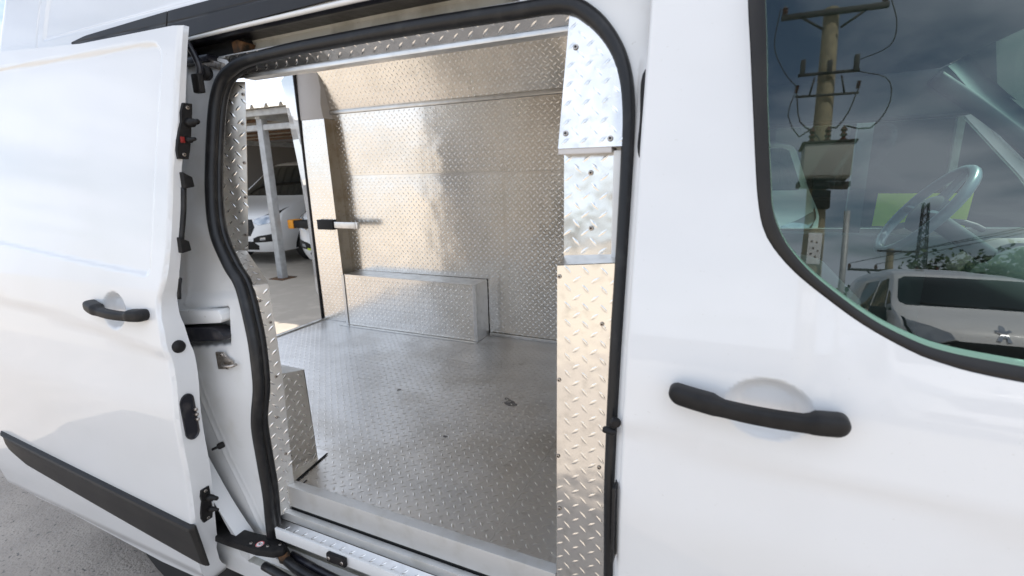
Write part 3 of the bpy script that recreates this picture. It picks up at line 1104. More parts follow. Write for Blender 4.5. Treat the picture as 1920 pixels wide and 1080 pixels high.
TV, TF = [], []
TX = np.concatenate([np.linspace(-2.212, -2.05, 12), np.linspace(-2.04, -1.10, 40), np.linspace(-1.095, -1.062, 8)])
TSEC = [(0, -.004), (0, .006), (.03, .013), (.08, .016), (.14, .0125), (.5, .009), (.86, .0095), (.94, .009), (1, .004), (1, -.004)]
for x in TX:
    hi_ = float(line(x, ts_top))
    lo_ = float(np.interp(x, [-2.215, -2.165, -2.06, -1.09, -1.06], [.620, .555, .513, .399, .402]))
    fade = min(1.0, (x + 2.2125) / .03 + .15, (-1.0615 - x) / .012 + .1)
    for t, o_ in TSEC:
        z = hi_ + (lo_ - hi_) * t
        TV.append((x, float(prof(z)) - .090 - (o_ * fade if o_ > 0 else o_), z))
k_ = len(TSEC)
for i in range(len(TX) - 1):
    for j in range(k_ - 1):
        TF.append((i * k_ + j, i * k_ + j + 1, (i + 1) * k_ + j + 1, (i + 1) * k_ + j))
TF.append(tuple(range(k_ - 1, -1, -1)))
TF.append(tuple((len(TX) - 1) * k_ + j for j in range(k_)))
bmt = bmesh.new()
tvs = [bmt.verts.new(v) for v in TV]
for f in TF:
    bmt.faces.new([tvs[i] for i in f])
bmesh.ops.recalc_face_normals(bmt, faces=bmt.faces)
bm_obj('rubbing_strip', bmt, TRIM, sdoor, R(30))


# hardware on the leading edge face of the sliding door (plane roughly x = edge)
def edge_pt(z, dy):
    return Vector((float(sd_front(z)), float(prof(z)) - 0.090 + dy, z))


def latch(zc, hgt, mname, pegs, base_dy=0.026):
    e0, e1 = edge_pt(zc - hgt / 2, 0), edge_pt(zc + hgt / 2, 0)
    bm = bmesh.new()
    y0 = float(prof(zc)) - 0.090 + 0.026
    n = 7
    ring = []
    prof_y = [0.006, 0.0, 0.0, 0.002, 0.006, 0.004, 0.008]
    zsl = np.linspace(zc - hgt / 2, zc + hgt / 2, n)
    A, B = [], []
    for z, dyy in zip(zsl, prof_y):
        x = float(sd_front(z))
        yb_ = float(prof(z)) - 0.090 + base_dy
        A.append(bm.verts.new((x + 0.007, yb_ + dyy, z)))
        B.append(bm.verts.new((x + 0.007, yb_ + 0.034 - dyy * .4, z)))
        A.append(bm.verts.new((x - 0.004, yb_ + dyy - .002, z)))
        B.append(bm.verts.new((x - 0.004, yb_ + 0.036 - dyy * .4, z)))
    for i in range(n - 1):
        a0, a1, b0, b1 = A[2 * i], A[2 * i + 2], B[2 * i], B[2 * i + 2]
        bm.faces.new((a0, a1, b1, b0))
        bm.faces.new((A[2 * i + 1], A[2 * i + 3], a1, a0))
        bm.faces.new((b0, b1, B[2 * i + 3], B[2 * i + 1]))
    bm.faces.new((A[0], B[0], B[1], A[1]))
    bm.faces.new((A[-2], A[-1], B[-1], B[-2]))
    bmesh.ops.recalc_face_normals(bm, faces=bm.faces)
    o = bm_obj('door_latch', bm, BLACK, sdoor)
    for (dz, ln, rr) in pegs:
        p = edge_pt(zc + dz, base_dy + .024)
        tube('latch_pin', [p + Vector((.004, 0, 0)), p + Vector((ln * .55, .004, 0)), p + Vector((ln * .6, .005, .001)), p + Vector((ln, .006, .002))], [rr * 1.5, rr * 1.35, rr, rr * .8], BLACK, sdoor, seg=10)
    for dz in (-hgt * .42, hgt * .42):
        p = edge_pt(zc + dz, base_dy + .019)
        screw(p + Vector((.0075, 0, 0)), (1, 0, 0), sdoor, 0.005)
    return o


latch(1.690, .142, 'a', [(0.022, .036, .0085), (-.022, .030, .006)], 0.010)
latch(.600, .118, 'b', [(0.022, .040, .0075), (-.020, .038, .006)])
box('latch_insert', (float(sd_front(1.665)) + .004, float(prof(1.665)) - .074, 1.660), (float(sd_front(1.665)) + .009, float(prof(1.665)) - .062, 1.676), RED, sdoor, 0.002)
for zc in (1.56, 1.39):
    p = edge_pt(zc, 0.040)
    prism('guide_wedge', [(p.y - .012, zc + .026), (p.y + .012, zc + .012), (p.y + .014, zc - .014), (p.y - .012, zc - .018)], 0, p.x - .012, p.x + .016, BLACK, sdoor, bevel=0.003)
tube('edge_gasket', spline([edge_pt(1.545, .036), edge_pt(1.48, .038), edge_pt(1.405, .036)], .01), 0.0075, RUBBER, sdoor, seg=8)
tube('edge_gasket', spline([edge_pt(1.30, .046), edge_pt(1.27, .052), edge_pt(1.24, .058)], .01), 0.005, RUBBER, sdoor, seg=8)
p = edge_pt(1.112, .040)
lathe('edge_plug', [(0, .011), (.010, .010), (.0165, .006), (.0185, 0), (.0185, -.006)], p, (1, 0, 0), BLACK, sdoor, 20)
# oval lock recess
ov = []
for k in range(28):
    a = 2 * math.pi * k / 28
    zz_ = .905 + .026 * math.sin(a) + (.046 if math.sin(a) > 0 else -.046)
    ov.append((float(prof(zz_)) - .090 + .040 + .020 * math.cos(a), zz_))
bmv = bmesh.new()
vo = [bmv.verts.new((float(sd_front(z)) + .001, y, z)) for y, z in ov]
vv = [bmv.verts.new((float(sd_front(z)) + .005, y, z)) for y, z in ov]
oc = np.mean(ov, axis=0)
vi = [bmv.verts.new((float(sd_front(z)) + .002, oc[0] + (y - oc[0]) * .84, oc[1] + (z - oc[1]) * .94)) for y, z in ov]
for i in range(28):
    bmv.faces.new((vo[i], vo[(i + 1) % 28], vv[(i + 1) % 28], vv[i]))
    bmv.faces.new((vv[i], vv[(i + 1) % 28], vi[(i + 1) % 28], vi[i]))
bmv.faces.new(vi)
bmesh.ops.recalc_face_normals(bmv, faces=bmv.faces)
bm_obj('lock_recess', bmv, GREASE, sdoor, R(30))
for k in range(3):
    p = edge_pt(.905 + (k - 1) * .016, .058)
    tube('lock_catch', [p, p + Vector((.010, .002, 0))], 0.0045, STEEL, sdoor, seg=8)
# top hinge arm from the door into the track
tube('hinge_arm', spline([(-1.03, .118, 1.925), (-1.02, .128, 1.895), (-1.015, .135, 1.86), (-1.02, .132, 1.838)], .01), 0.0085, GREASE, sdoor, seg=8)
box('hinge_pad', (-1.035, .118, 1.795), (-1.005, .136, 1.845), BLACK, sdoor, 0.005)

# ---- sill
box('sill_bar', (-.932, .118, .536), (.008, .150, .6105), SILL, van, 0.0025)
box('sill_bar', (-.940, .098, .497), (.008, .1175, .527), SILL, van, 0.002)
box('bar_slot', (-.930, .122, .500), (.007, .148, .5355), DARK, van)  # dark backing box, its colour stands in for the shadow under the upper bar
box('bar_end', (-.946, .112, .545), (-.934, .150, .612), ALU, van, 0.002)
tread_plate('sill_sheet', (-.925, .066, .474), (1, 0, 0), (0, .031, .023), [(0, 0), (.932, 0), (.932, .038), (.004, .038)], PLATE_R, van, margin=0.001, phase=(.012, .021))
box('sill_flange', (-.890, .050, .468), (.16, .0595, .5065), WHITE_IN, van, 0.003)
cl = box('sill_catch', (-.668, .037, .474), (-.598, .0505, .503), BLACK, van, 0.005)
for k in (-.658, -.608):
    screw((k, .0365, .489), (0, -1, 0), cl, .006)
# step well with track, gravel dust, rubber rails and outer sill
mesh('step_well', [(-1.0, .12, .37), (.2, .12, .37), (.2, .02, .372), (-1.0, .02, .372), (-1.0, .12, .47), (.2, .12, .47)], [(3, 2, 1, 0), (0, 1, 5, 4)], DIRTY, van)
tube('track_rail', spline([(-.86, .074, .392), (-.75, .062, .392), (-.6, .056, .390), (-.3, .054, .39), (.15, .054, .39)], .03), 0.013, GREASE, van, seg=10, flat=1.5)
tube('track_rail', spline([(-.875, .055, .398), (-.78, .036, .398), (-.62, .028, .396), (-.3, .026, .396), (.15, .026, .396)], .03), 0.013, RUBBER, van, seg=10, flat=1.4)
tube('step_rubber', spline([(-.905, .008, .398), (-.7, -.004, .396), (-.3, -.006, .394), (.15, -.006, .394)], .03), 0.0125, RUBBER, van, seg=10)
spoly = [(-1.30, .255), (.17, .255), (.17, .39), (-.90, .39), (-.98, .40), (-1.10, .40), (-1.30, .40)]
sheet('sill_panel', spoly, lambda x, z: prof(z) + 0.02 * sm((z - .34) / .06), WHITE_IN, van, step=0.03, rim=0.05)
# lower roller arm with warning sticker
arm = prism('lower_roller_arm', [(-1.25, -.010), (-1.05, -.004), (-.93, .004), (-.870, .018), (-.848, .038), (-.855, .060), (-.90, .070), (-1.0, .056), (-1.25, .040)], 2, .428, .452, BLACK, van, bevel=0.005)
lathe('warning_sticker', [(0, .0006), (.0125, .0006), (.0125, .0002)], (-.935, .026, .452), (0, 0, 1), WHITEP, arm, 24)
rn = []
lathe('sticker_ring', [(.0100, .0009), (.0122, .0009)], (-.935, .026, .452), (0, 0, 1), REDP, arm, 24)
bmv = bmesh.new()
for (x0, y0, x1, y1) in ((-.941, .024, -.938, .031), (-.937, .022, -.933, .027), (-.932, .025, -.929, .030)):
    vs = [bmv.verts.new((x, y, .4531)) for x, y in ((x0, y0), (x1, y0 + .001), (x1 + .001, y1), (x0 + .001, y1))]
    bmv.faces.new(vs)
bm_obj('sticker_symbol', bmv, DARK, arm)
for (x, y) in ((-.965, .018), (-.905, .030), (-.875, .05)):
    screw((x, y, .4525), (0, 0, 1), arm, .005)
lathe('arm_roller', [(0, -.02), (.016, -.02), (.018, 0), (.016, .012), (0, .012)], (-.868, .052, .415), (0, 0, 1), RUST, van, 14)

# ---- cargo bay: floor
floor_o = tread_plate('floor_sheet', (-2.275, .151, .57), (1, 0, 0), (0, 1, 0), [(0, 0), (2.064, 0), (2.064, 1.63), (0, 1.63)], PLATE_F, van)
tread_plate('floor_sheet', (-.2102, .151, .57), (1, 0, 0), (0, 1, 0), [(0, 0), (.50, 0), (.50, 1.63), (0, 1.63)], PLATE_F, van, phase=(.008, .01))
STAIN = mat('oily_stain', (0.16, 0.15, 0.14), 0.6, metal=0.6, vary=(40, (0.30, 0.29, 0.28), 0.4, 0.6))
for (sx, sy_, sr) in ((-.50, .97, .032), (-.53, 1.0, .014), (-.62, .62, .010), (-1.05, .9, .012)):
    pts_ = [(sx + sr * (1 + .3 * math.sin(3 * a + sr * 90)) * math.cos(a), sy_ + sr * .8 * (1 + .25 * math.cos(2 * a + sx * 9)) * math.sin(a), .5704) for a in np.linspace(0, 2 * math.pi, 18)[:-1]]
    mesh('floor_stain', pts_, [tuple(range(17))], STAIN, van)
box('floor_edge_trim', (-2.305, .17, .545), (-2.2755, 1.70, .580), ALU, van, 0.002)
# floor under-body and inner shell so no light leaks in
mesh('floor_pan', [(-2.31, .152, .55), (2.3, .152, .55), (2.3, 1.85, .55), (-2.31, 1.85, .55)], [(0, 1, 2, 3)], DARK, van)
# far wall sheets
WY = 1.775


def wall(name, x0, x1, z0, z1, y0, y1, yaw_=0.0, **kw):
    hgt = math.hypot(z1 - z0, y1 - y0)
    return tread_plate(name, (x0, y0, z0), (1, math.tan(yaw_), 0), (0, (y1 - y0), (z1 - z0)), [(0, 0), (x1 - x0, 0), (x1 - x0, hgt), (0, hgt)], PLATE_W, van, **kw)


wall('wall_sheet', -2.14, -.8808, .572, 1.5732, WY, WY - .004, R(0.35))
wall('wall_sheet', -.880, .35, .572, 1.5732, WY + .006, WY - .002, R(-0.5))
wall('wall_sheet', -2.14, -.8808, 1.574, 1.962, WY - .006, WY - .026, R(0.25), phase=(.01, .0))
wall('wall_sheet', -.880, .35, 1.574, 1.962, WY, WY - .022, R(-0.8), phase=(.0, .01))
box('wall_moulding', (-2.14, WY - .044, 1.9635), (.35, WY - .012, 1.984), ALU, van, 0.003)
wall('wall_sheet', -2.14, -1.3808, 1.985, 2.262, WY - .03, WY - .125, R(0.8))
wall('wall_sheet', -1.380, .35, 1.985, 2.262, WY - .024, WY - .118, R(-0.3), phase=(.01, .01))
box('wall_moulding', (-2.14, WY - .165, 2.2635), (.35, WY - .11, 2.30), ALU, van, 0.003)
box('floor_angle', (-1.00, WY - .014, .5705), (.35, WY - .004, .588), ALU, van, 0.002)
# far wheel box
wb = tread_plate('wheel_box', (-2.013, 1.622, .572), (1, 0, 0), (0, 0, 1), [(0, 0), (1.001, 0), (1.001, .354), (0, .354)], PLATE_W, van, phase=(.004, .01))
tread_plate('wheel_box_top', (-2.013, 1.619, .929), (1, 0, 0), (0, 1, 0), [(0, 0), (1.004, 0), (1.004, .15), (0, .15)], ALU, wb, tread=False)
tread_plate('wheel_box_end', (-1.0105, 1.622, .572), (0, 1, 0), (0, 0, 1), [(0, 0), (.15, 0), (.15, .354), (0, .354)], ALU, wb, tread=False)
box('box_edge_angle', (-1.030, 1.6165, .575), (-1.008, 1.6185, .925), ALU, wb)
box('box_foot_angle', (-2.08, 1.592, .5708), (-1.006, 1.617, .5735), ALU, wb)
box('box_edge_angle', (-2.035, 1.6155, .575), (-2.015, 1.6185, .925), ALU, wb)
# far rear pillar
pl = tread_plate('rear_pillar_sheet', (-2.292, 1.672, .572), (1, 0, 0), (0, 0, 1), [(0, 0), (.225, 0), (.198, 1.36), (0, 1.36)], PLATE_W, van)
mesh('pillar_return', [(-2.0665, 1.6725, .572), (-2.0935, 1.6725, 1.932), (-2.1045, 1.79, 1.95), (-2.0665, 1.79, .572)], [(0, 3, 2, 1)], WORN, pl)
prism('pillar_top', [(-2.296, 1.933), (-2.094, 1.933), (-2.105, 2.02), (-2.09, 2.12), (-2.12, 2.32), (-2.296, 2.32)], 1, 1.668, 1.80, GREYP, van, bevel=0.006)
tube('rear_door_seal', spline([(-2.302, 1.668, .575), (-2.304, 1.672, 1.0), (-2.304, 1.675, 1.6), (-2.300, 1.668, 2.0), (-2.288, 1.655, 2.32)], .05), 0.0105, RUBBER, van, seg=10)
lb_ = box('latch_block', (-2.225, 1.640, 1.222), (-2.085, 1.668, 1.288), DARK, van, 0.004)
box('latch_tongue', (-2.080, 1.646, 1.234), (-1.90, 1.664, 1.276), ALU, lb_, 0.003)
box('latch_tip', (-1.897, 1.646, 1.234), (-1.880, 1.666, 1.276), ALU, lb_, 0.002)
box('far_pillar_core', (-2.31, 1.6745, .55), (-2.11, 1.83, 1.93), WHITE_IN, van)
# open rear door seen edge-on outside the far pillar
c0 = Vector((-2.35, 1.74))
V = []
for z, ang, lean in ((.60, -50.2, 0.0), (1.25, -50.3, 0.0), (1.62, -51.5, 0.0), (2.32, -55.5, 0.0)):
    d = Vector((math.sin(R(ang)), math.cos(R(ang))))
    nn = Vector((-d.y, d.x))
    for (s, t) in ((0, 0), (.80, 0), (.80, .05), (0, .05)):
        q = c0 + d * s - nn * t
        V.append((q.x, q.y, z))
Fc = [(3, 2, 1, 0), (12, 13, 14, 15)]
for k in range(3):
    for i in range(4):
        j = (i + 1) % 4
        Fc.append((k * 4 + i, k * 4 + j, k * 4 + 4 + j, k * 4 + 4 + i))
mesh('rear_door', V, Fc, WHITE, van)

# header over the opening, inside
hd = tread_plate('header_sheet', (-.985, .228, 1.853), (1, 0, 0), (0, -.034, .040), [(0, 0), (1.0, 0), (1.0, .056), (0, .056)], PLATE, van, margin=.002, phase=(.01, .012))
box('header_lip', (-.962, .2255, 1.842), (.012, .262, 1.8525), ALU, van, 0.0015)
tread_plate('ceiling_sheet', (-2.29, 1.70, 2.302), (1, 0, 0), (0, -1, 0), [(0, 0), (2.6, 0), (2.6, 1.47), (0, 1.47)], ALU, van, tread=False)
tread_plate('near_wall_upper', (-.985, .285, 1.86), (-1, 0, 0), (0, 0, 1), [(-1.30, 0), (1.30, 0), (1.30, .445), (-1.30, .445)], PLATE_W, van, tread=False)
tread_plate('near_wall', (-1.15, .275, .575), (-1, 0, 0), (0, 0, 1), [(0, 0), (1.13, 0), (1.13, 1.285), (0, 1.285)], PLATE_W, van, tread=False)
tread_plate('bulkhead', (.305, .15, .575), (0, 1, 0), (0, 0, 1), [(0, 0), (1.63, 0), (1.63, 1.73), (0, 1.73)], PLATE_W, van, tread=False)
V = bpy.data.objects['bulkhead'].data
# the bulkhead faces rearwards
for pgn in V.polygons:
    pass

# rear pillar (near side) cladding
cpu = tread_plate('pillar_sheet', (-1.100, .195, 1.352), (.857, .514, 0), (0, 0, 1), [(-.03, -.004), (.056, -.009), (.092, .268), (.119, .490), (.080, .490), (.05, .44), (.020, .376), (-.006, .270), (-.03, .111)], PLATE_R, van, margin=.003, phase=(.006, .012))
cpk = tread_plate('pillar_sheet', (-.906, .086, 1.267), (.33, .94, 0), (-.170, .077, .078), [(-.012, .0), (.066, .0), (.062, .199), (-.018, .245)], PLATE_R, van, margin=.003, phase=(.010, .01))
cpl = tread_plate('pillar_sheet', (-.905, .085, .52), (.33, .94, 0), (0, 0.0, 1), [(-.03, 0), (.056, .0), (.059, .194), (.068, .429), (.068, .584), (.065, .744), (-.006, .744), (.0, .60), (-.004, .50), (-.03, .36)], PLATE_R, van, margin=.003, phase=(.010, .010))
cu, lu = Vector((.857, .514, 0)).normalized(), Vector((.33, .94, 0)).normalized()
cn, ln_ = Vector((cu.y, -cu.x, 0)), Vector((lu.y, -lu.x, 0))
for u, v in ((.108, .455), (.095, .373), (.084, .260), (.073, .157), (.057, .042)):
    screw(Vector((-1.100, .195, 1.352 + v)) + cu * u + cn * .0012, cn, cpu, .0052)
for u, v in ((.035, .70), (.056, .63), (.02, .56), (.05, .46), (.035, .33), (.045, .20)):
    screw(Vector((-.905, .085, .52 + v)) + lu * u + ln_ * .0012, ln_, cpl, .005)
# near wheel box: end sheet facing the opening and its top
nb = tread_plate('wheel_box', (-.985, .185, .572), (.06, 1, 0), (0, 0, 1), [(0, 0), (.135, 0), (.125, .345), (0, .372)], PLATE_R, van, phase=(.012, .012))
mesh('wheel_box_top', [(-.985, .185, .9445), (-.977, .312, .917), (-1.95, .312, .93), (-1.95, .185, .95)], [(0, 1, 2, 3)], ALU, nb)
mesh('wheel_box_side', [(-.975, .320, .572), (-1.95, .320, .572), (-1.95, .3125, .93), (-.977, .3125, .917)], [(0, 1, 2, 3)], PLATE_W, nb)
mesh('foot_plate', [(-1.0, .18, .5738), (-.93, .172, .5738), (-.965, .36, .5738), (-1.02, .36, .5738)], [(0, 1, 2, 3)], ALU, nb)
prism('sheet_gap', [(-.936, .176), (-.930, .178), (-.958, .352), (-.963, .350)], 2, .5742, .5752, DARK, nb)
prism('sheet_gap', [(-.905, .160), (-.900, .162), (-.905, .206), (-.909, .205)], 2, .5706, .5715, DARK, nb)

# front pillar cladding: lower, middle and sky-facing upper box
bl = tread_plate('pillar_sheet', (.013, .108, .40), (1, 0, 0), (0, 0.0, 1), [(0, 0), (.15, 0), (.15, .990), (.004, .976)], PLATE, van, phase=(.008, .01))
mesh('pillar_ledge', [(.018, .1082, 1.3775), (.163, .1082, 1.3915), (.163, .168, 1.398), (.014, .168, 1.388)], [(0, 1, 2, 3)], ALU, bl)
mesh('pillar_return', [(.0125, .108, .40), (.017, .108, 1.376), (.017, .40, 1.376), (.0125, .40, .40)], [(0, 1, 2, 3)], ALU, bl)
bmid = tread_plate('pillar_sheet', (.012, .167, 1.384), (1, 0, 0), (0, .012, .21), [(0, 0), (.104, 0), (.102, .214), (-.004, .214)], PLATE, van, phase=(.011, .016))
box('pillar_strip', (.117, .150, 1.386), (.145, .170, 1.60), WHITE_IN, van, 0.002)
tl = .058
bu = tread_plate('pillar_sheet', (.008, .140, 1.607), (1, 0, 0), (0, tl, .25), [(0, 0), (.134, 0), (.130, .08), (.112, .17), (.072, .235), (.03, .262), (.004, .262)], PLATE, van, phase=(.014, .014))
box('pillar_lip', (.008, .1415, 1.596), (.115, .19, 1.6065), GREYP, bu, .001)
mesh('pillar_return', [(.0075, .1405, 1.607), (.0115, .200, 1.862), (.012, .40, 1.862), (.0075, .40, 1.607)], [(0, 1, 2, 3)], ALU, bu)
nu = (0, -.25, tl)
for (x, z) in ((.030, 1.80), (.022, 1.636), (.112, 1.622)):
    screw((x, .140 + (z - 1.607) / .25 * tl - .0012, z), nu, bu, .0058)
for (x, z) in ((.066, 1.559), (.070, 1.447)):
    screw((x, .1655 + (z - 1.384) * .057, z), (0, -1, 0), bmid, .0055)
for (x, z) in ((.022, 1.354), (.112, 1.262), (.021, 1.126), (.019, .942), (.022, .807), (.112, .936), (.115, .62)):
    screw((x, .1065, z), (0, -1, 0), bl, .0045)
mesh('pillar_back', [(-.03, .41, .40), (.31, .41, .40), (.31, .41, 1.9), (-.03, .41, 1.9)], [(0, 1, 2, 3)], ALU, van)

# ---- cab
box('seat_backrest', (.40, .24, .75), (.545, .72, 1.335), GREYCLOTH, van, 0.06, rot=Matrix.Rotation(R(8), 4, 'Y'), seg=4)
box('seat_backrest', (.36, 1.12, .75), (.48, 1.60, 1.28), GREYCLOTH, van, 0.06, rot=Matrix.Rotation(R(-4), 4, 'Y'), seg=4)
prism('dashboard', [(1.10, .75), (1.10, 1.16), (1.16, 1.22), (1.28, 1.27), (1.75, 1.24), (1.9, 1.1), (1.9, .75)], 1, .12, 1.78, DASH, van, bevel=0.03)
mesh('cab_floor', [(.30, .1, .60), (1.9, .1, .60), (1.9, 1.8, .60), (.30, 1.8, .60)], [(0, 1, 2, 3)], DASH, van)
wc = Vector((.955, 1.36, 1.395))
wn = Vector((-.80, 0, .60)).normalized()
wa = Vector((0, 1, 0))
wb2 = wn.cross(wa)
sw = tube('steering_wheel', [wc + (wa * math.cos(a) + wb2 * math.sin(a)) * .178 for a in np.linspace(0, 2 * math.pi, 49)[:-1]], .0175, WHEELP, van, seg=10, closed=True, up=tuple(wn))
lathe('wheel_hub', [(0, .02), (.05, .018), (.075, .0), (.07, -.03), (.03, -.06), (.03, -.25), (0, -.25)], wc, tuple(wn), DASH, sw, 20)
bmv = bmesh.new()
for a in (R(0), R(180), R(-90)):
    e = wc + (wa * math.cos(a) + wb2 * math.sin(a)) * .172
    V, Fc = tube_geo([wc - wn * .01, (wc + e) / 2 - wn * .008, e], [.022, .016, .013], 8)
    vs = [bmv.verts.new(v) for v in V]
    for f in Fc:
        bmv.faces.new([vs[i] for i in f])
bm_obj('wheel_spoke', bmv, WHEELP, sw, R(40))
# far windscreen pillar, header and screen
tube('windscreen_pillar', spline([(1.80, 1.70, 1.18), (1.42, 1.685, 1.535), (1.17, 1.665, 1.75), (1.00, 1.63, 1.875)], .05), .030, CABTRIM, van, seg=12)
tube('windscreen_pillar', spline([(1.80, .16, 1.20), (1.42, .19, 1.545), (1.17, .21, 1.76), (1.06, .25, 1.86), (1.02, .4, 1.90)], .05), .034, CABTRIM, van, seg=12)
mesh('headliner', [(.30, .16, 1.90), (1.02, .2, 1.905), (1.0, 1.6, 1.905), (.30, 1.72, 1.90)], [(0, 1, 2, 3)], CABTRIM, van)
mesh('windscreen', [(1.84, .16, 1.20), (1.90, .9, 1.20), (1.84, 1.72, 1.20), (1.02, 1.66, 1.91), (1.03, .9, 1.93), (1.02, .2, 1.91)], [(0, 1, 4, 5), (1, 2, 3, 4)], GLASSF, van)
mesh('cab_roof', [(.70, .42, 2.50), (.82, .30, 2.36), (1.05, .19, 1.96), (1.06, .9, 1.97), (1.05, 1.70, 1.96), (.82, 1.60, 2.36), (.70, 1.46, 2.50), (.72, .9, 2.55)], [(0, 1, 2, 3, 7), (7, 3, 4, 5, 6)], WHITE, van)
prism('driver_door_card', [(.33, .62), (1.7, .62), (1.7, 1.24), (1.5, 1.265), (.38, 1.268), (.33, 1.26)], 1, 1.72, 1.80, CABTRIM, van, bevel=0.01)
prism('door_upper_frame', [(.33, 1.738), (1.19, 1.748), (1.05, 1.93), (.33, 1.93)], 1, 1.66, 1.74, CABTRIM, van, bevel=0.01)
mesh('door_frame_lining', [(.33, 1.74, 1.74), (1.18, 1.74, 1.75), (1.18, 1.86, 1.75), (.33, 1.86, 1.74)], [(0, 1, 2, 3)], CABTRIM, van)
tube('dash_top_handle', spline([(.95, 1.70, 1.30), (1.05, 1.68, 1.33), (1.18, 1.68, 1.33), (1.25, 1.70, 1.30)], .03), .012, CABTRIM, van)
mesh('bulkhead_cab_side', [(.312, .15, .6), (.312, 1.78, .6), (.312, 1.78, 1.9), (.312, .15, 1.9)], [(0, 1, 2, 3)], DASH, van)


# ---- wheels of the van
def wheel(c, parent, r=.335, wdt=.215, side=-1):
    prof_ = [(.16, -.5), (.30 * r / .335, -.5), (r - .012, -.44), (r, -.30), (r, .30), (r - .012, .44), (.30 * r / .335, .5), (.16, .5)]
    o = lathe('wheel', [(a, b * wdt) for a, b in prof_], c, (0, side, 0), TYRE, parent, 32)
    lathe('rim', [(.0, .30 * wdt), (.06, .34 * wdt), (.075, .22 * wdt), (.15, .30 * wdt), (.19, .46 * wdt), (.205, .47 * wdt), (.205, .2 * wdt)], c, (0, side, 0), GALV, o, 28)
    return o


for x in (-1.45, 2.05):
    wheel((x, .16, .335), van)
    wheel((x, 1.74, .335), van, side=1)
mesh('underbody', [(-2.25, .1, .30), (2.4, .1, .30), (2.4, 1.8, .30), (-2.25, 1.8, .30)], [(0, 1, 2, 3)], DARK, van)


# ------------------------------------------------------------------ other vans (front towards -Y in local space)
class VanShape:
    def __init__(s, zy, halfw, ztop, length, corner=0.32):
        s.zy, s.ztop, s.length, s.corner = zy, ztop, length, corner
        s.hw = halfw

    def w(s, z):
        return np.interp(z, [p[0] for p in s.hw], [p[1] for p in s.hw])

    def f(s, x, z):
        zc = np.array([p[0] for p in s.zy])
        yc = np.array([p[1] for p in s.zy])
        k = 0.03
        y = (np.interp(z - 2 * k, zc, yc) + 2 * np.interp(z - k, zc, yc) + 3 * np.interp(z, zc, yc) + 2 * np.interp(z + k, zc, yc) + np.interp(z + 2 * k, zc, yc)) / 9
        q = np.abs(x) / s.w(z)
        return y + s.corner * (0.25 * q ** 2 + 0.75 * q ** 7)


def build_van(name, shape, loc, rot, label, parts, group=None, zscale=1.0):
    th = thing(name, loc, label, 'van', group)
    th.rotation_euler = (0, 0, rot)
    BASE[th.name] = Vector((0, 0, 0))
    zs = np.concatenate([np.linspace(.26, 1.0, 16), np.linspace(1.04, shape.ztop - .06, 22), [shape.ztop - .03, shape.ztop - .008, shape.ztop]])
    V, Fc = [], []
    nx, ny = 25, 8
    for z in zs:
        wz = float(shape.w(z))
        xs = wz * np.sin(np.linspace(-math.pi / 2, math.pi / 2, nx))
        yf = shape.f(xs, np.full(nx, z))
        for y in np.linspace(shape.length, yf[0], ny, endpoint=False):
            V.append((-wz, y, z))
        for x, y in zip(xs, yf):
            V.append((x, y, z))
        for y in np.linspace(yf[-1], shape.length, ny + 1)[1:]:
            V.append((wz, y, z))
    k = nx + 2 * ny
    for i in range(len(zs) - 1):
        for j in range(k):
            j2 = (j + 1) % k
            Fc.append((i * k + j, i * k + j2, (i + 1) * k + j2, (i + 1) * k + j))
    t0 = (len(zs) - 1) * k
    Fc.append(tuple(t0 + j for j in range(k)))
    mesh('body', V, Fc, WHITE, th, smooth=True)

    def front(nm, poly, off, m, mir=False, st=.05, bul=0.0):
        for sgn_ in ((1, -1) if mir else (1,)):
            pp = [(x * sgn_, z) for x, z in poly]
            sheet(nm, pp, lambda x, z: shape.f(x, z) - off, m, th, step=st, rim=min(off + .01, .03))

    def side(nm, poly, off, m, both=True, st=.08):
        for sg in ((1, -1) if both else (1,)):
            sheet(nm, poly, lambda y, z, sg=sg: sg * (shape.w(z) + off), m, th, step=st, axis=0, sgn=sg, rim=.012)
    parts(th, front, side, shape)
    th.scale = (1, 1, zscale)
    return th


custom = VanShape([(.26, .10), (.34, .03), (.50, .0), (.75, .02), (.92, .06), (1.0, .14), (1.08, .38), (1.20, .86), (1.24, .93), (1.86, 1.72), (1.92, 1.95), (1.97, 2.6)],
                  [(.26, .90), (.5, .96), (.95, .985), (1.2, .955), (1.8, .81), (1.90, .76), (1.97, .60)], 1.97, 4.95, 0.24)


